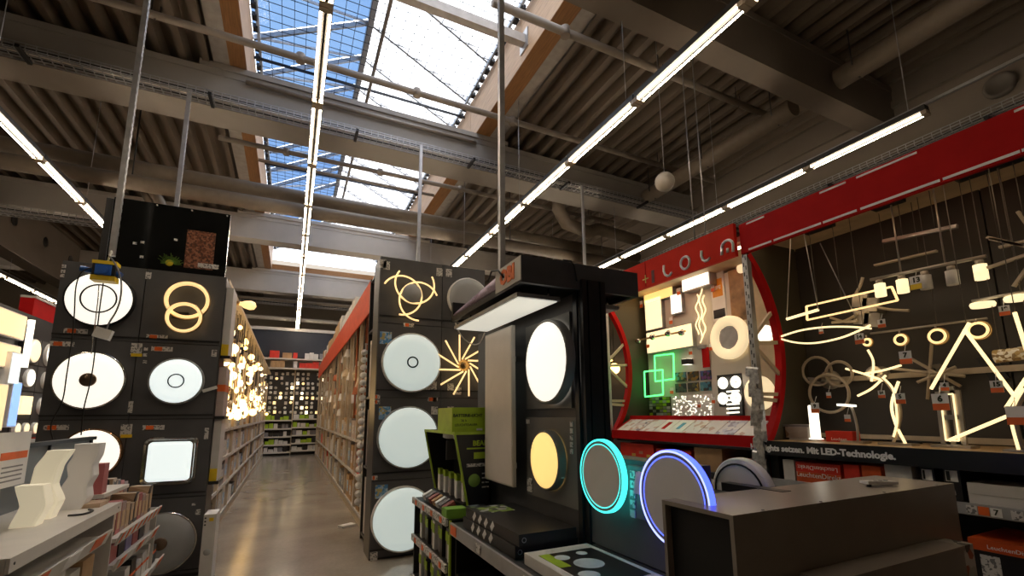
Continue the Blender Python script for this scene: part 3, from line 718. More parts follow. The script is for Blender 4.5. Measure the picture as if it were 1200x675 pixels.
# cartons on the very top near the wall
for k, (q, mt, w, h) in enumerate((((272, 320), CARTON, .16, .14), ((274, 302), CARTON, .18, .12), ((270, 288), GREYBOX, .14, .1))):
    zz = 3.065+[0, .14, .26][k]
    MB().box(-1.0+.02*k, -1.0+.02*k+w, 5.95, 6.2, zz, zz+h).build('carton', mt, None, ['brown carton at the bottom of the small stack behind the poster', 'brown carton in the middle of the small stack behind the poster', 'grey carton on top of the small stack behind the poster'][k], 'carton')
# cartons standing beside the left wall
o = MB().box(-.655, -.555, 5.22, 5.48, 0, .60).build('lamp_carton', WHITEBOX, None, 'slim white lamp carton standing on the floor beside the left display wall', 'carton')
MB().lathe((-.605, 5.219, .27), (0, -1, 0), [(.03, 0), (.028, .002), (0, .002)], 18).build('printed_lamp', FROST, o)
MB().box(-.625, -.57, 5.217, 5.22, .01, .05).build('printed_code', BLACK, o); MB().box(-.61, -.575, 5.217, 5.22, .54, .57).build('yellow_mark', YELLOW, o)
for z in (.51, .54, .57): MB().cyl((-.64, 5.217, z), (-.64, 5.22, z), .008, 8).build('dot', BLACK, o)
for k, (z0, z1, nm) in enumerate(((2.12, 2.85, 'upper'), (.86, 1.47, 'lower'))):
    o = MB().box(-.686, -.62, 5.56, 5.9, z0, z1).build('tall_carton', WHITEBOX, None, '%s tall white carton with yellow foot on the side of the left display wall' % nm, 'carton')
    MB().box(-.685, -.621, 5.556, 5.56, z0, z0+.12).build('yellow_foot', YELLOW, o)
    MB().box(-.686, -.60, 5.54, 5.92, z0-.03, z0).build('shelf_bracket', BLACK, lw)
o = MB().box(-.686, -.62, 5.56, 5.9, 1.5, 2.0).build('tall_carton', M('pinkish_carton', (.55, .45, .42), .6), None, 'pinkish tall carton with orange band on the side of the left display wall', 'carton')
MB().box(-.687, -.618, 5.554, 5.9, 1.75, 1.82).build('orange_band', ORANGE, o)
MB().box(-.686, -.60, 5.54, 5.92, 1.47, 1.5).build('shelf_bracket', BLACK, lw)

# ------------------------------------------------------------------ right aisle run with the orange-red band
RY0, RY1 = 6.35, 19.3
levR = [.12, .62, 1.12]
nR, bR = shelf_run('aisle_shelving', RRX, 1.75, -1, RY0, RY1, levR, 3.4, 'tall cream shelving run on the right side of the aisle', 1.3)
fill('product_box', 'right', RRX, -1, RY0, nR, bR, levR, 3, 'boxes on the right aisle shelving', hmax=.44, cols=[WHITEBOX, CARTON, OFFWHITE, CARTON, GREYBOX, M('pinkish_carton', (.55, .45, .42), .6), REDBOX])
e = empty('aisle_fascia', (RRX-.03, (RY0+RY1)/2, 2.9), 'orange-red fascia band along the top of the right aisle shelving', 'fascia')
for i in range(nR):
    MB().box(RRX-.035, RRX-.015, RY0+i*bR+.004, RY0+(i+1)*bR-.004, 2.92, 3.38).build('fascia_board', M('orange_red_fascia', (.72, .085, .022), .55), e)
MB().box(RRX-.015, RRX, RY0, RY1, 3.1, 3.2).build('batten', BEIGE, e)
for i in range(nR):
    ya = RY0+i*bR
    for k in range(2 if i > 1 else 0):
        h = random.uniform(.25, .5); mt = random.choice([CARTON, CARTON, WHITEBOX, BEIGE if False else OFFWHITE])
        MB().box(RRX+.05, RRX+.5, ya+.06+k*.62, ya+.58+k*.62, 3.42, 3.42+h).build('carton', mt, None, '%s carton stored on top of the right aisle shelving, %s bay, %s side' % ('brown' if mt is CARTON else 'pale', ordinal(i), ['near', 'far'][k]), 'carton', 'cartons on top of the right aisle')
MB().box(RRX+.01, 1.74, RY0, RY1, 3.40, 3.42).build('shelf', BEIGE, [o for o in bpy.data.objects if o.name == 'aisle_shelving.001'][0])
# lamps and parts displayed between the uprights
for i in range(nR):
    for k in range(12 if i < 5 else 6):
        y = RY0+i*bR+.1+(bR-.2)*k/(12 if i < 5 else 6); z = random.uniform(1.55, 2.8); x = RRX+.04+random.random()*.22
        t = k % 3
        if t == 0:
            o = empty('floor_lamp_pole', (x, y, 1.12), 'slender cream lamp pole with %s shade in the right aisle, %s part' % (['opal', 'linen', 'white'][i % 3], ['nearest', 'near', 'middle', 'far', 'farthest'][min(4, i//2)]), 'lamp', 'lamp poles of the right aisle')
            MB().cyl((x, y, 1.15), (x, y, z), .012, 8).build('pole', BEIGE, o); MB().lathe((x, y, 1.12), (0, 0, 1), [(0, 0), (.07, 0), (.07, .02), (.0, .035)], 14).build('foot', BEIGE, o)
            MB().lathe((x, y, z), (0, 0, 1), [(.10, -.12), (.06, .04), (.05, .04)], 14).build('shade', [OPAL, M('linen_shade', (.6, .48, .33), .8), WHITE][i % 3], o)
        elif t == 1:
            o = empty('pendant_lamp', (x, y, z), 'small %s hanging lampshade in the right aisle display, %s part' % (['linen', 'opal', 'rust'][(i+k) % 3], ['nearest', 'near', 'middle', 'far', 'farthest'][min(4, i//2)]), 'lamp', 'hanging shades of the right aisle')
            MB().lathe((x, y, z), (0, 0, 1), [(.11, -.09), (.085, .05), (.03, .07), (.02, .07)], 16).build('shade', [M('linen_shade', (.6, .48, .33), .8), OPAL, M('rust_shade', (.45, .14, .06), .7)][(i+k) % 3], o)
            MB().cyl((x, y, z+.07), (x, y, 3.40), .005, 5).build('cord', CABLE, o)
            if i % 2 == 0: MB().ball((x, y, z-.03), .035, 10, 6).build('bulb', BULB, o)
        else:
            o = empty('hanging_pole', (x, y, 1.5), 'long thin %s rod hung upright in the right aisle, %s part' % (['cream', 'rust', 'off-white'][i % 3], ['nearest', 'near', 'middle', 'far', 'farthest'][min(4, i//2)]), 'rod', 'upright rods of the right aisle')
            MB().cyl((x, y, 1.4), (x, y, 3.40), .016, 8).build('rod', [BEIGE, M('rust_shade', (.45, .14, .06), .7), OFFWHITE][i % 3], o)
            MB().ball((x, y, 1.4), .03, 8, 6).build('knob', BEIGE, o)
# strip of hanging white blister packs on the near upright
x, y = .862, RY0-.03
e = empty('clip_strip', (x, y, .5), 'vertical clip strip of white oval packs on the near right aisle upright', 'clip strip')
MB().box(x-.01, x+.01, y-.012, y-.008, .35, 2.45).build('strip', OFFWHITE, e)
MB().bar((x, y-.01, 2.44), (RRX+.03, RY0, 2.44), .012, .012).build('hook', STEEL, e)
for k in range(20):
    MB().lathe((x-.02, y-.05, .42+k*.1), (-.3, -1, .35), [(0, .03), (.035, .022), (.045, 0), (0, -.01)], 12).build('pack', WHITE, e)
MB().obox((.80, 6.9, .015), (.09, .05, 0), (-.03, .05, 0), (0, 0, .012)).build('paper_packet', WHITE, None, 'crumpled white packet lying on the floor at the right shelving foot', 'packet')

# ------------------------------------------------------------------ shelf bay closing the aisle
BY = 19.8
e = empty('end_shelving', (.1, BY+.2, 0), 'dark shelf bay with small lamps closing the far end of the aisle', 'shelving')
bx0, bx1 = -1.05, 1.25
MB().box(bx0, bx1, BY+.45, BY+.5, 0, 3.35).build('black_board', BLACK, e)
NAVY = M('navy_header', (.022, .028, .042), .5, var=.06)
MB().box(-2.2, 2.4, BY+.42, BY+.6, 3.80, 4.86).build('navy_header', NAVY, e)
MB().box(-2.2, 2.4, BY+.38, BY+.6, 4.86, 4.98).build('header_cap', OFFWHITE, e)
for z in (3.35, 3.72): MB().box(bx0, bx1, BY+.05, BY+.48, z-.05, z).build('shelf', OFFWHITE, e)
for z in (.14, .42, .72, 1.02, 1.34):
    for xa, xb in ((bx0, .1), (.12, bx1)): MB().box(xa, xb, BY, BY+.46, z-.05+(.04 if xa > 0 else 0), z+(.04 if xa > 0 else 0)).build('shelf', OFFWHITE, e)
for x in (bx0, .1, bx1): MB().box(x-.02, x+.02, BY+.44, BY+.5, 0, 3.8).build('upright', BEIGE, e)
for x in (-.87, .1, 1.1): MB().box(x-.03, x+.03, BY+.47, BY+.52, 3.7, 4.9).build('post', BEIGE, e)
for li, z in enumerate((.14, .42, .72, 1.02, 1.34)):
    x = bx0+.05
    while x < bx1-.15:
        w = random.uniform(.09, .2); dz = .04 if x > .1 else 0
        if x < .12 and x+w > .06: x = .14; continue
        mt = random.choice([GREEN, WHITEBOX, BLACKBOX, WHITEBOX, GREYBOX, GREEN if li in (1, 3, 4) else WHITEBOX])
        MB().box(x, x+w, BY+.08, BY+.3, z+dz, z+dz+random.uniform(.1, .2)).build('small_pack', mt, None, '%s small pack on the %s shelf of the far end bay' % ({'lime_print': 'lime green', 'white_carton': 'white', 'black_carton': 'black', 'grey_carton': 'grey'}[mt.name], ['lowest', 'second', 'third', 'fourth', 'fifth'][li]), 'pack', 'small packs in the far end bay')
        x += w+random.uniform(.01, .03)
for li, (z, items) in enumerate(((3.35, [(-.8, .5, CARTON), (.0, .16, WHITEBOX), (.22, .72, REDBOX), (.98, .2, WHITEBOX)]), (3.72, [(-.85, .34, REDBOX), (-.4, .34, CARTON), (-.02, .16, REDBOX), (.4, .5, WHITEBOX), (.95, .16, GREYBOX)]))):
    for (x, w, mt) in items:
        n = 3 if w > .4 else 1
        for k in range(n):
            MB().box(x+w/n*k+.004, x+w/n*(k+1)-.004, BY+.12, BY+.42, z, z+random.uniform(.2, .29)).build('stock_box', mt, None, '%s stock box on the %s top shelf of the far end bay' % ({'brown_carton': 'brown', 'white_carton': 'white', 'red_carton': 'red', 'grey_carton': 'grey'}[mt.name], ['lower', 'upper'][li]), 'box', 'stock boxes atop the far end bay')
for r in range(9):
    for c_ in range(12):
        if random.random() < .12: continue
        x = bx0+.12+c_*.19+random.uniform(-.02, .02); z = 1.62+r*.19+random.uniform(-.02, .02)
        t = random.random(); mt = BULB2 if t < .12 else (LED_LINE if t < .26 else (WHITE if t < .7 else OFFWHITE))
        lit = t < .26
        o = MB().lathe((x, BY+.45, z), (0, -1, 0), [(.055, 0), (.055, .03), (.04, .06), (0, .07)], 8).build('small_wall_lamp', mt) if (r+c_) % 2 else MB().box(x-.05, x+.05, BY+.38, BY+.45, z-.06, z+.06).build('small_wall_lamp', mt)
        tag(o, ('small lit lamp' if lit else 'small unlit white lamp') + ' on the black board of the far end bay', 'lamp', 'small lamps on the far end board')

# ================================================================== canopy stand with panel lights (centre right)
XS = 1.55
st = empty('display_stand', (1.7, 2.6, 0), 'black lamp display stand with canopy and worktop in the centre', 'display stand')
MB().box(XS, XS+.14, 2.25, 3.95, .02, 2.24).build('back_panel', PANEL, st)
MB().box(XS, XS+.14, 1.50, 2.22, .02, .79).build('lower_panel', PANEL, st)
MB().box(XS, XS+.14, 1.50, 2.22, .80, 1.27).build('low_back_panel', PANEL, st)
for (xa, xb) in ((XS-.015, XS+.02), (XS+.03, XS+.11), (XS+.12, XS+.155)):
    MB().box(xa, xb, 2.215, 2.25, 0, 2.3).build('post_profile', DARKMETAL, st)
MB().box(XS-.03, XS-.016, 2.26, 2.30, .75, 2.24).build('post_rail', DARKMETAL, st)
MB().box(1.10, XS, 1.50, 3.3, .68, .73).build('worktop', M('dark_worktop', (.05, .05, .055), .4), st)
MB().box(1.085, 1.10, 1.50, 3.3, .655, .735).build('price_rail', M('grey_rail', (.42, .42, .43), .4, .3), st)
for y in (3.22,): sticker(st, (1.084, y, .695), -AY, AZ, .12, .06, ORANGE, 'price_label')
for y in (1.9, 2.1, 2.75): sticker(st, (1.084, y, .695), -AY, AZ, .08, .05, TAG, 'price_label')
MB().box(1.25, XS, 1.55, 3.25, 0, .12).build('plinth', BLACK, st)
MB().box(1.12, XS, 1.55, 3.25, .38, .40).build('shelf', BLACK, st)
for y in (1.52, 3.26): MB().box(1.12, XS, y, y+.02, 0, .68).build('end_board', BLACK, st)
# canopy
cx0, cx1, cy0, cy1 = 1.14, 1.985, 2.235, 3.5
MB().box(cx0, cx1, cy0, cy0+.03, 2.24, 2.40).build('canopy_front', M('canopy_black', (.06, .061, .068), .5), st)
MB().box(cx1-.03, cx1, cy0+.03, cy1, 2.24, 2.40).build('canopy_side', BLACK, st)
MB().box(cx0+.25, cx1-.03, cy0+.03, cy1, 2.28, 2.32).build('canopy_ceiling', BLACK, st)
MB().box(cx0, cx0+.03, cy0+.03, cy1, 2.24, 2.28).build('canopy_lip', DARKMETAL, st)
MB().box(cx0, cx0+.25, cy1-.03, cy1, 2.24, 2.40).build('canopy_end', BLACK, st)
MB().box(cx0+.03, cx0+.25, cy0+.03, cy1-.03, 2.262, 2.28).build('canopy_floor', BLACK, st)
sg = MB().box(cx0-.004, cx0+.02, cy0+.005, 2.60, 2.255, 2.40).build('brand_sign', OFFWHITE, st)
lettering('OBI', .125, M('sign_orange', (.80, .16, .02), .5), st, (cx0-.006, 2.42, 2.327), -AY, AZ, .002, .007)
# ribbed purple-grey mesh sheet curving along the canopy
PUR = M('purple_grey_mesh', (.34, .25, .33), .5, .2, var=.3, scale=70)
mb = MB(); N = 44
for i in range(N):
    y = 2.62+(cy1-2.66)*i/(N-1); hh = .14*(1-.6*i/(N-1))
    mb.tube([(cx0+.01, y, 2.285), (cx0+.05, y, 2.285+hh*.8), (cx0+.14, y, 2.285+hh), (cx0+.24, y, 2.285+hh*.9)], .013, 5)
tag(mb.build('ribbed_mesh', PUR, st), kind='stuff')
MB().tube([onx(x, y, 1.13) for x, y in ((572, 330), (576, 318), (584, 317), (590, 325))], .006, 6).build('cable_loop', CABLE, st)
MB().tube([ony(x, y, 2.225) for x, y in ((660, 305), (669, 306), (673, 312), (676, 330))], .006, 6).build('cable_loop', CABLE, st)
# long panel light under the canopy, and the one on the far side
for nm, xa, xb, ya, yb, lab in (('a', 1.17, 1.47, 2.36, 3.52, 'long rectangular panel light hanging under the canopy, glowing pale'), ('b', 1.72, 1.96, 2.4, 3.2, 'small silver panel light under the right side of the canopy')):
    e = empty('panel_light', ((xa+xb)/2, (ya+yb)/2, 2.2), lab, 'lamp')
    MB().box(xa, xb, ya, yb, 2.19, 2.215).build('frame', STEEL, e)
    MB().box(xa+.015, xb-.015, ya+.015, yb-.015, 2.185, 2.19).build('diffuser', M('soft_panel', (.8, .78, .7), .4, emit=.42, ecol=(1, .96, .82)) if nm == 'a' else OPAL, e)
    for x in (xa+.05, xb-.05):
        for y in (ya+.06, yb-.25): MB().cyl((x, y, 2.215), (x, y, 2.262 if x < cx0+.25 else 2.28), .006, 6).build('spacer', CHROME, e)
cable('white_cable', [(532, 372), (535, 382), (541, 394), (552, 403), (562, 402), (568, 390)], 3.72, 'looping white cable at the far end of the canopy light', .006, OFFWHITE)
def xlamp(cx, cy, yt, yb, X, label, diff, rim, depth, **k):
    t, b = onx(cx, yt, X), onx(cx, yb, X); c = Vector((X, (t.y+b.y)/2, (t.z+b.z)/2))
    return disc_lamp(c+AX*depth, abs(t.z-b.z)/2, (-1, 0, 0), label, diff, rim, depth, **k)
# mounting boards (parts of the stand) and lamps
def board(q0, q1, X, mat=PANEL):
    a, b = onx(*q0, X), onx(*q1, X); return MB().box(X, XS, a.y, b.y, b.z, a.z).build('mounting_board', mat, st)
GB = M('grey_board', (.165, .158, .15), .5, var=.06)
board((616, 384), (670, 478), XS-.02, GB); bb = board((617, 489), (678, 598), XS-.03, GB)
sticker(bb, onx(619, 494, XS-.032), -AY, AZ, .05, .03); sticker(bb, onx(621, 568, XS-.032), -AY, AZ, .07, .09)
for k in range(5): sticker(bb, onx(670, 497+8*k, XS-.032), -AY, AZ, .028, .03, TAG, 'pictogram')
xlamp(636, 423, 374, 474, XS-.10, 'big bright white round panel light on the stand', LED_N, M('grey_rim', (.25, .24, .23), .4), .07, rimw=.025)
xlamp(635, 540, 504, 575, XS-.10, 'round warm yellow panel light on the stand', LED_Y, M('grey_rim', (.25, .24, .23), .4), .065, rimw=.02)
MB().obox(onx(656, 549, XS-.05), (0, .028, 0), (.01, 0, 0), (0, .006, .055)).build('remote_control', OPAL, None, 'small white remote control on the board of the yellow light', 'remote')
a, b = onx(568, 393, XS-.06), onx(602, 571, XS-.06)
e = empty('panel_light', (XS-.05, (a.y+b.y)/2, .85), 'tall grey unlit rectangular panel light on the far part of the stand', 'lamp')
b.y, a.y = 2.95, 3.46
for z in (1.1, 1.9): MB().box(1.445, XS, 3.15, 3.19, z, z+.04).build('spacer', STEEL, e)
MB().box(1.42, 1.445, b.y, a.y, 1.0, 2.14).build('frame', OFFWHITE, e)
MB().box(1.415, 1.42, b.y+.012, a.y-.012, 1.012, 2.128).build('diffuser', M('unlit_panel', (.80, .72, .66), .4, var=.03), e)
# teal and blue ring panels
def halo(cx, yt, yb, X, label, glow, glow2, face):
    t, b = onx(cx[0], yt, X), onx(cx[1], yb, X); R = abs(t.z-b.z)/2; c = Vector((X, (t.y+b.y)/2, (t.z+b.z)/2)); n = Vector((-1, 0, 0))
    e = empty('halo_lamp', c, label, 'lamp')
    MB().lathe(c, n, [(R*.8, -.03), (R, -.022), (R, .0), (R*.985, .006)], 48).build('glowing_side', glow, e)
    MB().lathe(c, n, [(R*.985, .006), (R*.95, .008), (R*.94, .004)], 48).build('glowing_rim', glow2, e)
    MB().lathe(c, n, [(R*.94, .004), (R*.87, .004)], 48).build('trim_ring', M('grey_rim', (.25, .24, .23), .4), e)
    MB().lathe(c, n, [(R*.87, .004), (R*.855, .006), (R*.84, .004)], 48).build('inner_glow', glow, e)
    MB().lathe(c, n, [(R*.84, .004), (0, .004)], 48).build('diffuser', face, e)
    return e, c, R
halo((697, 712), 514, 603, XS-.09, 'round panel light with glowing teal rim on the stand', TEAL, TEAL, M('grey_face', (.70, .70, .70), .4, var=.03))
_, bc_, bR_ = halo((787, 790), 527, 643, XS-.09, 'large round panel light with glowing blue rim behind the grey box', BLUE, BLUEW, M('grey_face2', (.70, .70, .74), .4, var=.03))
tb = board((735, 545), (756, 610), XS-.03, GB)
for k in range(5): sticker(tb, onx(742, 556+11.5*k, XS-.032), -AY, AZ, .035, .035, TAG, 'pictogram')
MB().obox(onx(749, 566, XS-.06), (0, .02, 0), (.01, 0, 0), (0, -.012, .05)).build('remote_control', OPAL, None, 'slim white remote control between the teal and blue lights', 'remote')
# black boxes and white carton on the worktop
for k, (xa, xb, ya, yb, za, zb) in enumerate(((1.13, 1.53, 2.33, 3.15, .735, .80), (1.14, 1.50, 2.30, 3.12, .803, .865))):
    o = MB().box(xa, xb, ya, yb, za, zb).build('flat_box', BLACKBOX, None, ['lower flat black box lying on the stand worktop', 'upper flat black box lying on the stand worktop, with print on top'][k], 'box')
    if k: 
        MB().box(1.16, 1.40, 2.88, 3.1, zb, zb+.001).build('printed_picture', printmat('bw_print', [(.02, .02, .02), (.5, .5, .5), (.03, .03, .03), (.2, .3, .05)], 22), o)
    for j in range(4): MB().obox((xa-.001, 2.66+j*.1, (za+zb)/2), (.001, 0, 0), (0, .012, .012), (0, .02, -.02)).build('white_slash', WHITE, o)
    MB().lathe(((xa+.03), ya-.001, (za+zb)/2), (0, -1, 0), [(.014, 0), (.012, .001), (.01, 0)], 14).build('printed_ring', FROST, o)
o = MB().box(1.14, 1.53, 1.62, 2.24, .735, .79).build('lamp_carton', WHITEBOX, None, 'flat white lamp carton with black printed lid at the worktop front', 'carton')
MB().box(1.18, 1.50, 1.70, 2.16, .79, .791).build('printed_lid', BLACK, o)
for (x, y, r) in ((1.34, 1.95, .075), (1.27, 2.08, .04), (1.40, 2.10, .03), (1.25, 1.82, .05)):
    MB().lathe((x, y, .791), (0, 0, 1), [(r, 0), (r*.95, .001), (0, .001)], 20).build('printed_disc', M('pale_disc', (.55, .62, .66), .5), o)
MB().box(1.18, 1.24, 1.95, 2.16, .791, .7915).build('green_field', GREEN, o)
# white ring lamp lying behind, dark slab
xlamp(866, 576, 537, 618, 2.05, 'white round lamp with black groove standing behind the blue light', OPAL, WHITE, .05, ring=.82)
MB().box(1.72, 2.35, 1.56, 2.16, 0, 1.10).build('low_cabinet', BLACK, None, 'low black cabinet on the far side of the stand', 'cabinet')
MB().obox(onx(884, 575, 2.0), (.0, .16, .0), (.03, 0, 0), (0, 0, .02)).build('black_tray', BLACK, None, 'black tray edge behind the grey box, next to the white round lamp', 'tray')

# ------------------------------------------------------------------ battery light display (black and lime)
dY0, dY1 = 3.50, 4.38
e = empty('counter_display', (1.3, 3.7, .74), 'black and lime cardboard display of battery lights, open to the aisle', 'display')
LIME = M('lime_edge', (.45, .62, .05), .5)
def side(y, mat=BLACK):
    pts = [(1.30, .80), (XS-.06, .80), (XS-.06, 1.345), (1.19, 1.345)]
    mb = MB(); mb.add([(x, yy, z) for yy in (y, y+.015) for x, z in pts], [(0, 1, 2, 3), (7, 6, 5, 4), (0, 4, 5, 1), (1, 5, 6, 2), (2, 6, 7, 3), (3, 7, 4, 0)])
    return mb.build('side_wall', mat, e)
s1 = side(dY0); side(dY1)
for y in (dY0, dY1): MB().bar((1.295, y+.0075, .80), (1.185, y+.0075, 1.345), .02, .012, (0, 1, 0)).build('lime_edge', LIME, e)
MB().box(1.18, XS-.06, dY0, dY1+.015, 1.345, 1.36).build('roof', BLACK, e); MB().box(1.175, 1.19, dY0, dY1+.015, 1.34, 1.362).build('lime_edge', LIME, e)
MB().box(1.175, XS-.06, dY0-.004, dY0+.004, 1.34, 1.362).build('lime_edge', LIME, e)
MB().box(XS-.08, XS-.06, dY0, dY1, .80, 1.345).build('rear_wall', BLACK, e)
sgn = MB().box(1.19, 1.205, 3.56, 4.0, 1.36, 1.555).build('lime_sign', M('lime_sign', (.36, .52, .02), .5), e)
INK = M('dark_ink', (.02, .03, .01), .5)
# sign turned towards the shop entrance: its printed face looks at -Y
MB().box(1.17, 1.46, 3.545, 3.56, 1.36, 1.555).build('lime_sign', M('lime_sign', (.36, .52, .02), .5), e)
lettering('BATTERIE-LICHT', .034, INK, e, (1.305, 3.544, 1.49), AX, AZ, .001, .0008)
lettering('36 h', .028, INK, e, (1.27, 3.544, 1.45), AX, AZ, .001); lettering('LEUCHTDAUER', .028, INK, e, (1.29, 3.544, 1.415), AX, AZ, .001)
MB().box(1.38, 1.43, 3.543, 3.545, 1.37, 1.385).build('white_mark', WHITE, e)
LT = M('lime_text', (.42, .6, .04), .5)
lettering('BEAM', .055, LT, e, (1.40, dY0-.001, 1.27), AX, AZ, .001, .002)
MB().box(1.28, 1.48, dY0-.002, dY0, 1.225, 1.237).build('lime_rule', LT, e)
MB().box(1.34, 1.47, dY0-.002, dY0, 1.15, 1.20).build('printed_lamp', LT, e)
MB().box(1.28, 1.48, dY0-.002, dY0, 1.09, 1.115).build('white_rule', TAG, e)
MB().lathe((1.345, dY0, .985), (0, -1, 0), [(.05, .001), (.048, .002), (0, .002)], 22).build('lime_disc', M('lime_disc', (.25, .42, .08), .5), e)
for k in range(4): MB().box(1.41, 1.47, dY0-.002, dY0, 1.03-.035*k, 1.04-.035*k).build('white_line', TAG, e)
# lamps inside
for k, y in enumerate((3.66, 3.95)):
    o = disc_lamp((1.29, y, 1.33), .065, (0, 0, -1), ['round white battery lamp under the display roof, near side', 'round white battery lamp under the display roof, far side'][k], OPAL, WHITE, .04)
MB().obox((1.40, 4.25, 1.17), (.05, 0, 0), (0, .01, 0), (0, 0, .09)).build('wall_spot', M('spot_grey', (.2, .2, .2), .4), None, 'grey wall spotlight mounted inside the battery light display', 'lamp')
MB().box(1.26, XS-.08, dY0+.02, dY1, .80, .81).build('floor_board', BLACK, e)
for k in range(10):
    y = 3.55+.08*k; x = 1.275+.02*(k % 2)
    o = MB().box(x, x+.03, y, y+.05, .82+.0*k, .96).build('blister_pack', [WHITE, GREYBOX, WHITE][k % 3], None, '%s blister pack in the battery light display, %s from near side' % (['white', 'grey', 'white'][k % 3], ordinal(k)), 'pack', 'blister packs in the display')
    MB().box(x-.002, x+.032, y, y+.05, .96, 1.005).build('lime_header', GREEN, o)
# shelf unit under the display
e = empty('product_shelf', (1.3, 3.9, 0), 'low lime-edged shelf unit of hanging packs at the stand end', 'shelving')
for z in (.08, .42, .74): 
    MB().box(1.09, XS, 3.36, 4.38, z-.03, z).build('shelf', BLACK, e)
    r = MB().box(1.07, 1.09, 3.36, 4.38, z-.045, z+.01).build('price_rail', TAG, e)
    for k in range(4): sticker(r, (1.07, 3.48+k*.25, z-.018), -AY, AZ, .05, .04, ORANGE, 'price_label')
for y in (3.34, 4.38): MB().box(1.10, XS, y, y+.02, 0, .74).build('end_board', BLACK, e)
MB().box(1.09, XS, 3.335, 3.342, .04, .06).build('lime_edge', LIME, e); MB().box(1.09, 1.105, 3.325, 3.342, 0, .74).build('lime_edge', LIME, e)
MB().box(1.08, 1.24, 3.37, 3.49, .741, .81).build('lime_tray', M('lime_tray', (.2, .42, .05), .5), e)
for li, z in enumerate((.08, .42)):
    for k in range(9):
        y = 3.40+.1*k
        o = MB().box(1.12+.02*(k % 2), 1.23, y, y+.06, z+.001, z+.20+.02*(k % 3)).build('hanging_pack', [WHITE, GREYBOX, BLACKBOX, GREYBOX][k % 4], None, '%s lime-topped pack, %s from near end, %s level of low shelf unit' % (['white', 'grey', 'black', 'grey'][k % 4], ordinal(k), ['lower', 'upper'][li]), 'pack', 'packs in the low shelf unit')
        MB().box(1.115+.02*(k % 2), 1.12+.02*(k % 2), y, y+.06, z+.13, z+.20).build('lime_header', GREEN, o)
for k in range(7):
    y = 3.56+.1*k
    MB().obox((1.17, y+.03, .79), (.045, .01, .02), (0, .03, 0), (-.008, 0, .02)).build('loose_pack', [M('dusty_red', (.35, .08, .06), .5), GREYBOX, WHITE, CARTON][k % 4], None, '%s loose pack lying on the shelf in front of the battery light display' % ['reddish', 'grey', 'white', 'brown'][k % 4], 'pack', 'loose packs before the display')

# ================================================================== grey box in the foreground
bx = [1.385, 2.93, 1.15, 1.485, .80, 1.152]
TAUPE = M('taupe_laminate', (.26, .225, .195), .3, var=.05)
e = empty('display_box', ((bx[0]+bx[1])/2, (bx[2]+bx[3])/2, bx[4]), 'long taupe laminated box with an open dark end, in the foreground', 'box')
t = .016
MB().box(bx[0], bx[1], bx[2], bx[3], bx[5]-t, bx[5]).build('top', TAUPE, e); MB().box(bx[0], bx[1], bx[2], bx[3], bx[4], bx[4]+t).build('bottom', TAUPE, e)
MB().box(bx[0], bx[1], bx[2], bx[2]+t, bx[4]+t, bx[5]-t).build('front_side', TAUPE, e); MB().box(bx[0], bx[1], bx[3]-t, bx[3], bx[4]+t, bx[5]-t).build('rear_side', TAUPE, e)
MB().box(bx[1]-t, bx[1], bx[2]+t, bx[3]-t, bx[4]+t, bx[5]-t).build('end_wall', TAUPE, e)
MB().box(bx[0]+.03, bx[0]+.04, bx[2]+t, bx[3]-t, bx[4]+t, bx[5]-t).build('dark_backing', M('deep_black', (.004, .004, .004), .6), e)
for (x, y) in ((1.52, 1.47), (1.95, 1.47), (1.56, 1.165), (1.9, 1.165), (2.35, 1.165), (2.8, 1.165), (2.5, 1.47)): MB().cyl((x, y, bx[5]), (x, y, bx[5]+.003), .006, 8).build('screw', STEEL, e)
c = onz(1030, 566, 1.165)
o = empty('remote_control', (c.x, c.y, 1.154), 'white remote control lying on top of the taupe box', 'remote')
MB().obox((c.x, c.y, 1.168), (.085, -.02, -.004), (.006, .022, 0), (0, 0, .007)).build('body', OPAL, o)
for k in range(4): MB().obox((c.x-.05+.03*k, c.y+.012-.007*k, 1.176), (.008, 0, 0), (0, .006, 0), (0, 0, .0015)).build('button', GREYBOX, o)
MB().cyl((c.x-.06, c.y+.012, 1.152), (c.x-.06, c.y+.012, 1.162), .01, 8).build('foot', BLACK, o)
e = empty('display_box', (2.2, 1.2, .5), 'second taupe laminated box leaning low in front of the foreground box', 'box')
MB().box(1.70, 2.66, 1.045, 1.147, .42, .925).build('body', TAUPE, e)
MB().box(1.70, 2.66, 1.04, 1.045, .905, .925).build('edge_strip', TAUPE, e)
MB().box(2.661, 2.76, 1.05, 1.147, .42, .92).build('printed_carton_end', printmat('bw_label', [(.5, .48, .45), (.05, .05, .05), (.6, .58, .55), (.4, .1, .06), (.45, .45, .4)], 26), e)
MB().box(1.39, 2.93, 1.15, 1.485, .42, .80).box(1.39, 2.93, 1.04, 1.485, 0, .42).build('platform', BLACK, None, 'black platform under the taupe boxes', 'platform')

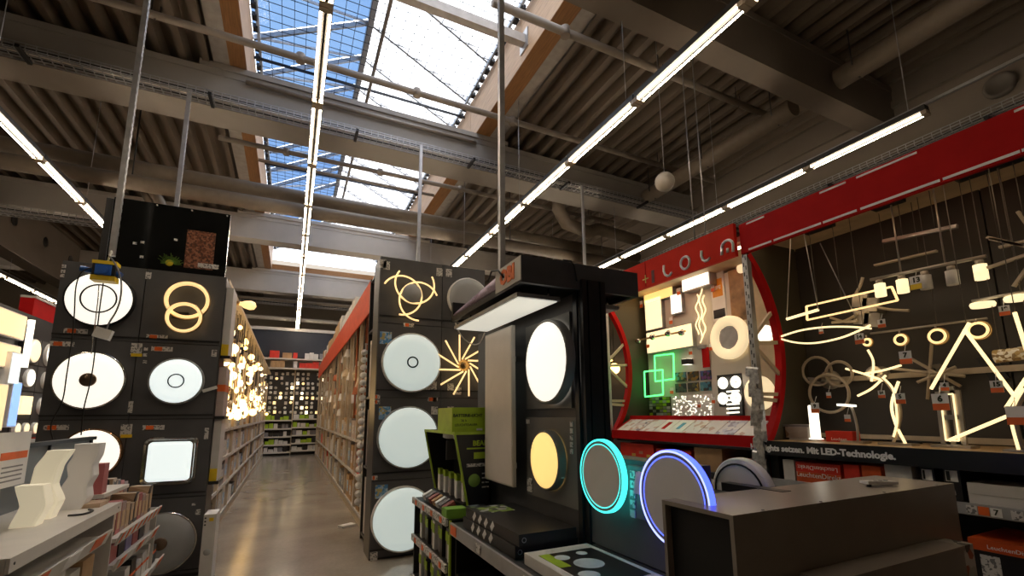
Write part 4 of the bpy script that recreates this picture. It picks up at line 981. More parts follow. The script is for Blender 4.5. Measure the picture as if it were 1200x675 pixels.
# ================================================================== right-hand wall of lamp bays
XF, XB = 3.5, 4.17; YN, YF = 2.555, 4.55; ZT = 3.0
OLIVE = M('dark_olive_board', (.075, .066, .042), .6, var=.06, scale=2)
wallr = empty('bay_wall', (XB, 3, 0), 'dark back wall of the lamp bays on the right', 'display wall')
for (ya, yb) in ((-.6, 1.25), (1.26, 2.54), (2.57, 4.53), (4.57, 6.6)):
    MB().box(XB, XB+.06, ya, yb, .3, ZT).build('back_board', M('dark_brown_board', (.048, .042, .036), .6, var=.06, scale=2), wallr)
CREAM = M('cream_soffit', (.62, .48, .30), .6)
for (ya, yb) in ((-.6, 2.54), (2.57, 4.53), (4.57, 6.6)): MB().box(XF+.02, XB+.06, ya, yb, ZT, ZT+.05).build('soffit', CREAM, wallr)
for k, (ya, yb, lab) in enumerate(((-.5, 2.45, 'slim added strip light, hidden under the soffit of the near lamp bay'), (2.65, 4.45, 'slim added strip light, hidden under the soffit of the arch bay'), (4.65, 6.5, 'slim added strip light, hidden under the soffit of the farthest bay'))):  # unseen strips added behind the fascia to brighten the bay boards
    e = empty('added_strip_light', (XF+.09, (ya+yb)/2, ZT-.03), lab, 'light')
    MB().box(XF+.06, XF+.12, ya, yb, ZT-.02, ZT).build('housing', WHITE, e)
    MB().box(XF+.065, XF+.115, ya+.01, yb-.01, ZT-.026, ZT-.02).build('diffuser', M('added_soffit_glow', (1, .85, .6), .4, emit=3, ecol=(1, .76, .46)) if k != 1 else M('added_soffit_glow_bright', (1, .85, .6), .4, emit=12, ecol=(1, .80, .52)), e)
def fascia(name, label, y0, y1, mat, x, z0=2.86, z1=3.13):
    e = empty(name, (x, (y0+y1)/2, z0), label, 'fascia')
    MB().box(x, x+.035, y0, y1, z0, z1).build('board', mat, e)
    return e
fa = fascia('red_fascia', 'dark red fascia with white edge strips above the right lamp bay', -.6, 2.575, RED, XF-.035)
y = 2.5; k = 0
random.seed(21)
while y > -.5:
    L = random.uniform(.15, .5)
    MB().box(XF-.039, XF-.035, max(-.58, y-L), y, 2.872, 2.888).build('white_edge', WHITE, fa); 
    if k % 3 != 1: MB().box(XF-.039, XF-.035, max(-.58, y-L*.8), y, 3.105, 3.118).build('white_edge', WHITE, fa)
    y -= L+random.uniform(.0, .03); k += 1
fb = fascia('red_sign', 'bright red fascia sign with white rounded letters', 2.60, 5.2, REDB, XF-.075, 2.85, 3.15)
MB().box(XF-.079, XF-.075, 3.72, 3.73, 2.86, 3.14).build('seam', RED, fb)
XL = XF-.078
def stroke(pts, r=.013): return MB().tube([onx(x, y, XL) for x, y in pts], r, 6).build('white_letter', WHITE, fb)
def arcpx(cx, cy, rx, ry, a0, a1, n=18, sh=0): return [(cx+rx*math.cos(math.radians(a0+(a1-a0)*i/n)), cy-ry*math.sin(math.radians(a0+(a1-a0)*i/n))-sh*math.cos(math.radians(a0+(a1-a0)*i/n))) for i in range(n+1)]
stroke([(778, 311), (778, 318), (779.5, 322), (782.5, 323.5), (785, 322.5), (787.5, 319)])
e_ = MB().tube([onx(x, y, XL) for x, y in arcpx(803, 308, 5.2, 7.2, 0, 360, 24, 1.2)[:-1]], .013, 6, True).build('white_letter', WHITE, fb)
stroke([(822, 294), (822, 300), (823.5, 304.5), (826.5, 306), (829.5, 305), (832, 302)])
stroke([(846, 299), (846, 290)] + arcpx(852.5, 289, 6.5, 7.5, 180, 0, 12, 1.5) + [(859.2, 295)]); stroke([(852.6, 291), (852.8, 296)])
GOLD = M('gold_cross', (.7, .5, .1), .4)
c = onx(756.5, 327, XL); MB().bar(c-AZ*.045, c+AZ*.045, .012, .006, (1, 0, 0)).build('gold_cross', GOLD, fb); MB().bar(c-AY*.045, c+AY*.045, .006, .012).build('gold_cross', GOLD, fb)
c = onx(765, 323, XL); MB().box(XL-.001, XL+.003, c.y-.02, c.y+.02, c.z-.08, c.z+.06).build('dark_emblem', M('dark_emblem', (.12, .02, .015), .5), fb)

def partition(y, label):
    e = empty('bay_partition', ((XF+XB)/2, y, 1.27), label, 'partition')
    R, cx, cz = 1.21, XF-.88, 2.03
    a0 = math.asin(.83/R); arc = [(cx+R*math.cos(a), cz+R*math.sin(a)) for a in [(-a0+2*a0*i/24) for i in range(25)]]
    # board between the arc and the back wall
    vs = []; 
    for yy in (y-.012, y+.012):
        vs += [(x, yy, z) for x, z in arc] + [(XB-.002, yy, z) for x, z in arc]
    n = 25; mb = MB()
    fs = [(i, n+i, n+i+1, i+1) for i in range(n-1)] + [(2*n+i, 2*n+i+1, 3*n+i+1, 3*n+i) for i in range(n-1)]
    mb.add(vs, fs); mb.build('board', OLIVE, e)
    MB().box(XF+.02, XB-.002, y-.012, y+.012, 2.861, ZT).build('top_board', OLIVE, e)
    for i in range(24):
        pass
    mb = MB(); vs = []
    for (x, z) in arc:
        d = Vector((x-cx, 0, z-cz)).normalized()
        for s, w in ((-.03, -.035), (.03, -.035), (.03, .02), (-.03, .02)): vs.append((x+d.x*w, y+s, z+d.z*w))
    fs = [(4*i+j, 4*i+(j+1) % 4, 4*(i+1)+(j+1) % 4, 4*(i+1)+j) for i in range(24) for j in range(4)]
    mb.add(vs, fs, False); mb.build('red_arch_rim', RED, e)
    CR = M('cream_strut', (.6, .5, .36), .5)
    hub = Vector((XF+.02, y, 2.03))
    for (dz0, ang) in ((.12, 42), (.05, 4), (0, -38), (-.38, 0), (-.42, -4)):
        a = Vector((XF+.02, y, 2.03+dz0))
        # meet the arc
        t = 0
        d = Vector((math.cos(math.radians(ang)), 0, math.sin(math.radians(ang))))
        while t < 1.2 and (a.x+d.x*t-cx)**2+(a.z+d.z*t-cz)**2 < (R-.03)**2: t += .01
        MB().bar(a, a+d*t, .03, .022, (0, 1, 0)).build('strut', CR, e)
    u = MB().box(XF-.03, XF+.02, y-.025, y+.025, 0, 2.85).build('upright', STEEL, e)
    z = 1.1
    while z < 2.8:
        MB().box(XF-.032, XF-.03, y-.014, y-.006, z, z+.035).build('slot', BLACK, u); MB().box(XF-.032, XF-.03, y+.006, y+.014, z+.03, z+.065).build('slot', BLACK, u); z += .085
    return e
partition(YN, 'partition with red arch rim and cream struts between the two lamp bays')
partition(YF, 'farther partition with red arch rim, left end of the lit lamp board')
FOIL = M('silver_foil', (.35, .36, .37), .3, .6, var=.5, scale=30)
def foil(y, z0, z1, label, n):
    e = empty('clip_strip', (XF-.05, y, z0), label, 'clip strip')
    MB().box(XF-.034, XF-.031, y-.01, y+.01, z0, z1).build('strip', WHITE, e)
    for k in range(n):
        z = z0+(z1-z0)*(k+.5)/n; w = .035+.01*(k % 3)
        MB().obox((XF-.05, y+.008*((k*7) % 5-2), z), (0, w, .01*(k % 3-1)), (.008, .004*(k % 2), .006), (.004, 0, (z1-z0)/n*.62)).build('foil_sachet', FOIL, e)
foil(YN, 1.0, 1.86, 'strip of silver foil sachets hanging down the near bay upright', 15)
foil(YF, 1.05, 1.75, 'strip of silver foil sachets hanging down the far bay upright', 13)

# ------------------------------------------------------------------ lit lamp board of the arch bay
XP = 4.10
lb = empty('lamp_board', (XP, 3.6, 1.4), 'pale grey lamp board with many lit lamps under the red sign', 'display board')
PALE = M('pale_grey_board', (.62, .58, .52), .6, var=.04, scale=2)
ys = [4.50, 4.02, 3.54, 3.06, 2.58]
for i in range(4): MB().box(XP, XP+.05, ys[i+1]+.003, ys[i], 1.40, 2.97).build('board', PALE if i < 3 else M('cream_board', (.5, .41, .28), .6), lb)
def onboard(x0, y0, x1, y1, d=.03):   # rectangle on the board from two opposite measured corners
    a, b = onx(x0, y0, XP-d), onx(x1, y1, XP-d); return min(a.y, b.y), max(a.y, b.y), min(a.z, b.z), max(a.z, b.z)
def rect_lamp(px, label, diff, d=.05, frame=STEEL):
    y0, y1, z0, z1 = onboard(*px, d); e = empty('wall_panel_lamp', (XP-d/2, (y0+y1)/2, z0), label, 'lamp')
    MB().box(XP-d, XP, y0, y1, z0, z1).build('frame', frame, e); MB().box(XP-d-.006, XP-d, y0+.012, y1-.012, z0+.012, z1-.012).build('diffuser', diff, e)
LED_B = M('bright_warm_diffuser', (1, .9, .7), .4, emit=.85, ecol=(1, .80, .45)); LED_BW = M('bright_white_diffuser', (1, .97, .9), .4, emit=1.2, ecol=(1, .92, .74))
rect_lamp((755, 352, 777, 384), 'square warm panel lamp, left column of the lamp board', LED_B)
rect_lamp((785, 346, 800, 366), 'small bright square lamp near the top of the lamp board', LED_BW)
rect_lamp((757, 390, 813, 406), 'long rectangular warm panel lamp across the lamp board', LED_B)
rect_lamp((754, 342, 789, 347), 'narrow yellow bar lamp at the top left of the lamp board', LED_Y)
rect_lamp((798, 322, 832, 333), 'bright flat lamp at the top of the board below the sign', LED_BW, .12)
# wavy strips
e = empty('wave_lamp', onx(821, 370, XP-.03), 'lamp of three wavy glowing strips on the lamp board', 'lamp')
for k, (x0, ph, y0, y1) in enumerate(((817, 0, 345, 392), (821, 1.6, 338, 402), (825, 3.0, 346, 396))):
    MB().tube([onx(x0+1.8*math.sin(ph+i*.55), y0+(y1-y0)*i/26, XP-.05) for i in range(27)], .008, 6).build('glowing_strip', LED_LINE2, e)
MB().box(XP-.04, XP, onx(826, 370, XP).y, onx(817, 370, XP).y, 2.2, 2.24).build('mount', STEEL, e)
# spot bar
e = empty('spot_bar', onx(775, 393, XP-.15), 'brass spot bar in front of the long panel lamp', 'lamp')
MB().cyl(onx(745, 399, XP-.15), onx(803, 388, XP-.15), .012, 8).build('bar', M('brass', (.6, .42, .2), .3, 1), e)
for x, y in ((748, 399), (765, 394), (783, 390), (799, 389)):
    c = onx(x, y, XP-.17); MB().lathe(c, (-.6, -.3, -.5), [(.02, -.03), (.03, .0), (.035, .03), (0, .03)], 12).build('spot_head', CHROME, e)
c = onx(775, 393, XP-.15); MB().cyl(c, (XP, c.y, c.z), .008, 6).build('arm', CHROME, e)
# info panel, orange card, wood photo
y0, y1, z0, z1 = onboard(832, 322, 852, 374, .01); o = MB().box(XP-.012, XP, y0, y1, z0, z1).build('info_panel', WHITE, lb)
y0, y1, z0, z1 = onboard(834, 329, 847, 346, .015); s_ = MB().box(XP-.016, XP-.012, y0, y1, z0, z1).build('orange_card', M('orange_card', (.85, .35, .02), .5), o)
lettering('LIFE', .055, WHITE, o, (XP-.017, (y0+y1)/2, (z0+z1)/2), -AY, AZ, .001, .001)
y0, y1, z0, z1 = onboard(836, 364, 850, 371, .015); MB().box(XP-.016, XP-.012, y0, y1, z0, z1).build('black_card', BLACK, o)
y0, y1, z0, z1 = onboard(853, 318, 876, 374, .01); MB().box(XP-.012, XP, y0, y1, z0, z1).build('wood_photo', M('wood_photo', (.32, .18, .08), .5, var=.7, scale=5), lb)
# big flat ring lamp
t_, b_ = onx(853, 370, XP-.06), onx(855, 421, XP-.06); R = abs(t_.z-b_.z)/2; c = Vector((XP-.06, (t_.y+b_.y)/2, (t_.z+b_.z)/2))
e = empty('ring_lamp', c, 'big flat cream ring lamp with grey centre on the lamp board', 'lamp')
MB().lathe(c, (-1, 0, 0), [(R, -.02), (R, .01), (R*.95, .02), (R*.56, .02), (R*.54, -.02)], 40).build('ring', M('cream_ring', (.8, .7, .5), .4, emit=.55, ecol=(1, .78, .45)), e)
MB().lathe(c, (-1, 0, 0), [(R*.54, -.005), (0, -.005)], 40).build('centre', FROST, e); MB().box(XP-.06, XP, c.y-.1, c.y+.1, c.z-.1, c.z+.1).build('mount', STEEL, e)
# green squares
for k, (pp, lab) in enumerate((([(767, 417), (789, 414.5), (790, 444), (768, 447)], 'upper glowing green square frame on the lamp board'), ([(755, 435.5), (776.5, 433.5), (777, 462.5), (756, 465)], 'lower glowing green square frame on the lamp board'))):
    d = .06+.04*k; pts = [onx(x, y, XP-d) for x, y in pp]; e = empty('square_lamp', pts[3], lab, 'lamp')
    for i in range(4): MB().cyl(pts[i], pts[(i+1) % 4], .009, 8).build('green_bar', GREENLED, e)
    m_ = (pts[2]+pts[3])/2; MB().cyl(m_, (XP, m_.y, m_.z), .008, 6).build('mount', STEEL, e)
# small pictures
PICS = [printmat('picture_%d' % k, [(.02, .03, .05), c1_, c2_, (.05, .04, .03)], 30) for k, (c1_, c2_) in enumerate((((.1, .2, .3), (.3, .2, .1)), ((.3, .15, .03), (.1, .05, .02)), ((.15, .05, .2), (.05, .1, .3)), ((.3, .1, .05), (.08, .12, .1)), ((.35, .25, .05), (.1, .1, .04)), ((.05, .2, .3), (.1, .3, .35))))]
for r in range(2):
    for k in range(3):
        x0 = 791+14.6*k; yy = 437+13*r-k*1.0; y0, y1, z0, z1 = onboard(x0, yy, x0+13, yy+9.5, .012)
        MB().box(XP-.012, XP, y0, y1, z0, z1).build('picture_tile', PICS[r*3+k], lb)
# starry dotted panel and mosaic
y0, y1, z0, z1 = onboard(787, 464, 836, 489, .02); e = empty('starlight_panel', (XP-.02, (y0+y1)/2, z0), 'pale panel sprinkled with tiny glowing dots on the lamp board', 'lamp')
MB().box(XP-.02, XP, y0, y1, z0, z1).build('panel', WHITE, e); mb = MB()
for k in range(110):
    a, b = random.uniform(y0+.01, y1-.01), random.uniform(z0+.01, z1-.01); mb.box(XP-.024, XP-.02, a-.006, a+.006, b-.006, b+.006)
tag(mb.build('glowing_dots', LED_BW, e), kind='stuff')
y0, y1, z0, z1 = onboard(760, 466, 786, 491, .02); e = empty('mosaic_lamp', (XP-.02, (y0+y1)/2, z0), 'lime and grey mosaic panel low on the lamp board', 'panel')
MB().box(XP-.01, XP, y0, y1, z0, z1).build('base', BLACK, e)
for r in range(7):
    for k in range(6):
        ya = y0+(y1-y0)*k/6; za = z0+(z1-z0)*r/7
        MB().box(XP-.018, XP-.01, ya+.004, ya+(y1-y0)/6-.002, za+.004, za+(z1-z0)/7-.002).build('tile', [GREEN, GREYBOX, BLACK, M('olive_tile', (.2, .25, .03), .4), FROST][(r*3+k*2+(r*k) % 3) % 5], e)
# coil lamp cluster
y0, y1, z0, z1 = onboard(840, 440, 871, 476, .02); e = empty('coil_lamp', (XP-.02, (y0+y1)/2, z0), 'black plate with four glowing white coil lamps on the lamp board', 'lamp')
MB().box(XP-.02, XP, y0, y1, z0, z1).build('plate', BLACK, e)
for x, y in ((847, 449), (862, 447.5), (847, 467), (862, 466)):
    c = onx(x, y, XP-.05)
    for r_ in (.055, .035, .016): MB().tube(ringpts(c, r_, AY, AZ, 20), .008, 6, True).build('coil', LED_BW, e)
for k in range(6): 
    a, b = onx(852, 459+5*k, XP-.05), onx(866, 458+5*k, XP-.05); MB().cyl(a, b, .01, 6).build('glowing_bar', LED_BW, e)
c = onx(864, 480, XP-.03); MB().box(XP-.03, XP, c.y-.06, c.y+.1, c.z-.12, c.z+.12).build('lower_plate', BLACK, e)
c = onx(805, 424, XP-.05); e = empty('wall_spot', c, 'small black up-and-down wall spot on the lamp board', 'lamp')
MB().box(XP-.09, XP, c.y-.045, c.y+.045, c.z-.03, c.z+.03).build('body', BLACK, e); MB().box(XP-.085, XP-.01, c.y-.04, c.y+.04, c.z-.034, c.z-.03).build('glow', LED_BW, e); MB().box(XP-.085, XP-.01, c.y-.04, c.y+.04, c.z+.03, c.z+.034).build('glow', LED_BW, e)
for q in ((753, 357), (788, 376), (811, 412), (835, 407), (761, 404), (797, 342), (837, 336+2), (838, 469), (789, 458), (821, 474)):
    y0, y1, z0, z1 = onboard(q[0]-2.2, q[1]-3.5, q[0]+2.2, q[1]+3.5, .03); s_ = MB().box(XP-.055, XP-.05, y0, y1, z0, z1).build('price_card', WHITE, lb); MB().box(XP-.057, XP-.055, y0, y1, z0, (z0+z1)/2).build('orange_field', ORANGE, s_)
y0, y1, z0, z1 = onboard(822, 408, 832, 430, .02); MB().box(XP-.02, XP-.015, y0, y1, z0, z1).build('red_badge', RED, lb)
xlamp(897, 391, 375, 408, XP, 'bright white globe-like round lamp seen through the near arch', LED_BW, WHITE, .09)
xlamp(890, 460, 430, 491, XP, 'large cream round lamp low behind the near upright', M('cream_ring', (.8, .7, .5), .4), M('cream_board', (.5, .41, .28), .6), .06)
xlamp(868, 314, 306, 322, XP-.02, 'large pale half-round lamp at the top right of the lamp board', M('cream_ring', (.8, .7, .5), .4), CREAM, .06)

# slanting red leaflet shelf
e = empty('leaflet_shelf', (XF, 3.55, 1.2), 'red sloping shelf with a row of leaflets under the lamp board', 'shelf')
ya, yb = 2.60, 4.50
MB().box(XF-.02, XF, ya, yb, 1.21, 1.305).build('red_front', RED, e)
mb = MB(); mb.add([(XF, ya, 1.29), (XF, yb, 1.29), (XF+.26, yb, 1.43), (XF+.26, ya, 1.43), (XF, ya, 1.27), (XF, yb, 1.27), (XF+.26, yb, 1.41), (XF+.26, ya, 1.41)], [(0, 3, 2, 1), (4, 5, 6, 7), (0, 1, 5, 4), (1, 2, 6, 5), (2, 3, 7, 6), (3, 0, 4, 7)]); mb.build('slope', RED, e)
MB().box(XF+.26, XF+.28, ya, yb, 1.36, 1.47).build('red_ledge', RED, e)
pr = [INFO, printmat('leaflet_photo', [(.5, .35, .28), (.7, .68, .68), (.2, .15, .2), (.6, .5, .5)], 20), INFO, WHITE, WHITE, printmat('leaflet_photo', [], 20) if False else INFO, INFO, printmat('leaflet_blue', [(.55, .58, .68), (.7, .7, .72), (.35, .35, .45)], 24), INFO]
s = Vector((.26, 0, .14)).normalized(); n = Vector((-.14, 0, .26)).normalized(); w = (yb-ya-.1)/9
for k in range(9):
    c = Vector((XF+.13, yb-.05-w*(k+.5), 1.362))+n*.002
    p = MB().obox(c, s*.125, Vector((0, w/2-.005, 0)), n*.003).build('leaflet', pr[k], e)
    if k == 3: MB().obox(c+n*.005, s*.07, Vector((0, .025, 0)), n*.002).build('red_pictogram', RED, p)
    if k == 4: MB().obox(c+n*.005, s*.06, Vector((0, .022, 0)), n*.002).build('blue_pictogram', M('cyan_print', (.1, .4, .6), .5), p)
MB().box(XF+.05, XB, ya, yb, 1.18, 1.2).build('shelf_floor', BLACK, e)
# stock below the leaflet shelf
MB().box(XF+.02, XB, 2.6, 4.5, .93, .96).build('lower_shelf', BLACK, e)
for k, (ya, yb, mt, h, lab) in enumerate(((3.9, 4.45, REDBOX, .20, 'long red carton under the leaflet shelf, left'), (3.38, 3.86, REDBOX, .17, 'long red carton under the leaflet shelf, centre'), (3.02, 3.34, CARTON, .21, 'brown carton under the leaflet shelf'), (2.66, 2.98, REDBOX, .12, 'red carton under the leaflet shelf beside the foil strip'))):
    o = MB().box(XF+.06, XF+.4, ya, yb, .96, .96+h).build('carton', mt, None, lab, 'carton')
    if mt is REDBOX:
        for q in range(3): MB().box(XF+.058, XF+.06, ya+.05+q*.12, ya+.11+q*.12, .96+h*.3+.03*(q % 2), .96+h*.45+.03*(q % 2)).build('gold_print', [GOLD, M('pale_print', (.6, .3, .2), .5)][q % 2], o)
MB().box(XF, XF+.02, 2.60, 4.52, .88, .96).build('price_rail', DARKMETAL, e)

# ------------------------------------------------------------------ counter of the near bay
e = empty('bay_counter', (3.8, 1.0, 1.17), 'wooden bay counter with black front reading about LED technology', 'counter')
MB().box(XF-.02, XB, -.6, 2.52, 1.245, 1.272).build('top', M('wood_counter', (.5, .33, .16), .5, var=.15, stretch=(12, 1, 1)), e)
MB().box(XF-.04, XF-.02, -.6, 2.52, 1.165, 1.275).build('black_front', BLACK, e)
lettering('Highlights setzen. Mit LED-Technologie.', .063, M('bright_white_ink', (.92, .92, .9), .6), e, (XF-.041, 2.135, 1.218), -AY, AZ, .001, .0028)
MB().box(XF, XB, -.6, 2.52, .945, .975).build('shelf', M('wood_counter', (.5, .33, .16), .5), e)
r = MB().box(XF-.03, XF, -.6, 2.52, .925, .985).build('price_rail', M('grey_rail', (.42, .42, .43), .4, .3), e)
for k, (y, mt) in enumerate(((1.30, TAG), (1.25, ORANGE), (1.20, WHITE), (1.12, TAG), (.9, ORANGE), (.8, TAG))): sticker(r, (XF-.03, y, .955), -AY, AZ, .045, .045, mt, 'price_label')
lettering('7', .04, INK, r, (XF-.035, 1.20, .955), -AY, AZ, .001, .001)
MB().box(XF+.02, XB, -.6, 2.52, .45, .48).build('shelf', BLACK, e)
MB().box(XF+.1, XB, -.6, 2.52, 0, .08).build('plinth', BLACK, e)
for y in (-.58, .95, 2.48): MB().box(XF+.3, XF+.34, y, y+.03, .08, 1.245).build('bracket_post', STEEL, e)
def bay_box(x0, y0, x1, y1, mat, label, X=XF+.005, d=.28, base=.976, txt=None, tm=None):
    a, b = onx(x0, y0, X), onx(x1, y1, X); yl, yr = max(a.y, b.y), min(a.y, b.y)
    o = MB().box(X, X+d, yr, yl, base, max(a.z, base+.03)).build('carton', mat, None, label, 'carton')
    return o, yr, yl, base, max(a.z, base+.03)
o, *_ = bay_box(902, 533, 914, 560, BLACKBOX, 'black upright carton under the counter beside the foil strip')
bay_box(917, 538, 932, 560, WHITEBOX, 'white carton under the counter left of the red boxes')
o, ya, yb, za, zb = bay_box(933, 552, 986, 562, M('orange_red_carton', (.68, .10, .02), .45), 'lower orange-red long carton with white lettering under the counter')
lettering('LeuchtenDirekt', .05, WHITE, o, (XF+.004, (ya+yb)/2, (za+zb)/2+.02), -AY, AZ, .001)
a = onx(933, 540, XF+.05).z
o2 = MB().box(XF+.005, XF+.285, ya, yb, zb+.001, a).build('carton', REDBOX, None, 'upper red long carton with upside-down lettering under the counter', 'carton')
lettering('LeuchtenDirekt', .045, WHITE, o2, (XF+.004, (ya+yb)/2, (zb+a)/2), AY, -AZ, .001)
bay_box(988, 544, 1008, 560, REDBOX, 'red carton under the counter, right next to the lettered pair')
bay_box(1009, 545, 1033, 560, M('orange_red_carton', (.68, .10, .02), .45), 'second orange-red carton under the counter beside the white one')
bay_box(1035, 538, 1069, 558, WHITEBOX, 'white creased carton under the middle of the counter')
for (x0, x1, y0, lab) in ((1077, 1100, 547, 'black carton with framed white print under the counter, left one'), (1104, 1130, 548, 'black carton with framed white print under the counter, right one')):
    o, ya, yb, za, zb = bay_box(x0, y0, x1, 590, BLACKBOX, lab)
    MB().box(XF+.003, XF+.005, ya+.01, yb-.01, zb-.075, zb-.012).build('white_frame', WHITE, o); MB().box(XF+.001, XF+.003, ya+.045, yb-.015, zb-.07, zb-.017).build('black_field', BLACK, o)
    MB().box(XF+.002, XF+.005, ya+.03, yb-.02, zb-.15, zb-.12).build('white_line', TAG, o)
for k, (za, zb) in enumerate(((.976, 1.035), (1.037, 1.098))):
    MB().box(XF+.01, XF+.25, .5, 1.32, za, zb).build('flat_carton', WHITEBOX, None, ['lower long white carton on the shelf with the price rail', 'upper long white carton on the shelf with the price rail'][k], 'carton')
MB().box(XF+.3, XF+.5, .6, 1.1, .976, 1.14).build('carton', GREYBOX, None, 'grey carton behind the long white cartons', 'carton')
# big black and orange carton below
o = empty('big_carton', (XF+.1, 1.1, .48), 'big black carton with orange-red lid below the price rail, lower right', 'carton')
MB().box(XF-.02, XF+.45, .55, 1.34, .481, .74).build('body', BLACKBOX, o); MB().box(XF-.022, XF+.452, .548, 1.342, .741, .80).build('orange_lid', M('orange_red_carton', (.68, .10, .02), .45), o)
lettering('LeuchtenDirekt', .03, WHITE, o, (XF-.023, 1.17, .765), -AY, AZ, .001)
MB().box(XF-.022, XF-.02, 1.22, 1.30, .52, .72).build('white_print', TAG, o); MB().box(XF-.022, XF-.02, .98, 1.06, .50, .60).build('blue_print', STARP, o); MB().box(XF-.022, XF-.02, .6, .96, .481, .74).build('silver_side', STEEL, o)
MB().box(XF+.05, XF+.4, 1.4, 2.3, .481, .70).build('red_carton', M('dark_red_carton', (.2, .02, .01), .5), None, 'dark red carton on the low shelf behind the taupe box', 'carton')
# cartons on the counter
for (x0, y0, x1, mat, lab, dd) in ((900, 497, 948, WHITEBOX, 'white lamp carton standing on the counter beside the arch', .1), (967, 505, 998, REDBOX, 'small red carton lying on the counter', .1)):
    X = XF+.25; a, b = onx(x0, y0, X), onx(x1, y0, X)
    o = MB().box(X, X+dd, b.y, min(a.y, 2.5), 1.273, a.z).build('carton', mat, None, lab, 'carton')
    if mat is WHITEBOX: MB().box(X-.002, X, b.y+.02, b.y+.2, 1.29, a.z-.02).build('printed_lamp', printmat('carton_photo', [(.45, .4, .35), (.5, .45, .4), (.3, .2, .15)], 14), o); MB().box(X-.002, X, b.y, b.y+.22, a.z-.018, a.z).build('dark_band', GREYBOX, o)
    else: lettering('Leuchten', .03, WHITE, o, (X-.002, (a.y+b.y)/2, 1.295), -AY, AZ, .001)

# ------------------------------------------------------------------ lamps in the near bay
BRASS = M('brass', (.6, .42, .2), .3, 1); SATIN = M('satin_nickel', (.55, .50, .44), .35, .7); CREAMROD = M('cream_unlit_rod', (.55, .46, .34), .45)
XH = 3.82
def hp(pts, X=XH): return [onx(x, y, X) for x, y in pts]
def wires(e, pts, X=XH, mat=M('dull_wire', (.16, .14, .12), .5, .5), r=.0025):
    for p in pts:
        a = onx(p[0], p[1], X); MB().cyl(a, (a.x, a.y+.0, ZT), r, 5).build('wire', mat, e)
def mount(e, q0, q1, X=XH):
    a, b = onz(q0[0], q0[1], ZT-.02), onz(q1[0], q1[1], ZT-.02); y0, y1 = min(a.y, b.y), max(a.y, b.y)
    MB().box(X-.04, X+.04, y0, y1, ZT-.03, ZT).build('ceiling_mount', BLACK, e)
def smooth(pts, n=6):
    out = []
    for i in range(len(pts)-1):
        p0, p1, p2, p3 = pts[max(0, i-1)], pts[i], pts[i+1], pts[min(len(pts)-1, i+2)]
        for k in range(n):
            t = k/n; out.append(.5*((2*p1)+(p2-p0)*t+(2*p0-5*p1+4*p2-p3)*t*t+(3*p1-p0-3*p2+p3)*t**3))
    return out+[pts[-1]]
# rectangle frame pendant
e = empty('frame_pendant', onx(1000, 356, XH), 'hanging rectangular frame lamp with glowing warm edges', 'lamp')
P = hp([(945, 359), (1045, 336), (1052, 352), (946, 375)])
for i in range(4): MB().bar(P[i], P[(i+1) % 4], .012, .014, (1, 0, 0)).build('glowing_side', LED_LINE, e)
wires(e, [(958, 356), (986, 350)]); mount(e, (952, 276), (987, 266))
MB().cyl(onx(961, 285, XH), onx(1003, 372, XH), .004, 5).build('slanting_wire', STEEL, e)
e = empty('rod_pendant', onx(940, 368, XH-.1), 'short glowing rod pendant left of the hanging frame lamp', 'lamp')
a, b = hp([(922, 374), (959, 363)], XH-.1); MB().cyl(a, b, .012, 8).build('rod', LED_LINE2, e)
c = onx(930, 300, XH-.1); MB().cyl((c.x, c.y, ZT), a, .004, 5).build('wire', OFFWHITE, e); MB().cyl((c.x, c.y-.1, ZT), b, .004, 5).build('wire', STEEL, e)
# lens pendant of two glowing arcs
e = empty('arc_pendant', onx(960, 393, XH), 'pendant of two long curved glowing arcs forming an eye', 'lamp')
for pts in ([(905, 398), (935, 388), (965, 383.5), (995, 383), (1021, 385)], [(905, 394), (930, 401), (955, 402), (985, 396), (1010, 386), (1020, 381)]):
    MB().tube(smooth(hp(pts)), .008, 6).build('glowing_arc', LED_LINE2, e)
wires(e, [(912, 396), (1012, 386)])
# hub of curved unlit arms
e = empty('curved_arm_lamp', onx(1014, 365, XH+.1), 'ceiling lamp hub with curved cream arms behind the frame lamp', 'lamp')
for (x, y) in ((1008, 352), (1020, 357), (1010, 372), (1022, 375)):
    c = onx(x, y, XH+.08); MB().obox(c, (.01, 0, 0), (0, .05, .01), (0, -.01, .05)).build('plate', SATIN, e)
for pts in ([(1003, 344), (1008, 335), (1011, 325)], [(1028, 360), (1045, 363), (1066, 364)], [(973, 372), (990, 377), (1005, 376)], [(1005, 368), (990, 376), (975, 378)]):
    MB().tube(smooth(hp(pts, XH+.06)), .011, 6).build('arm', CREAMROD, e)
MB().cyl(onx(1014, 362, XH+.1), (XB, onx(1014, 362, XH+.1).y, onx(1014, 362, XH+.1).z), .02, 8).build('wall_stem', SATIN, e)
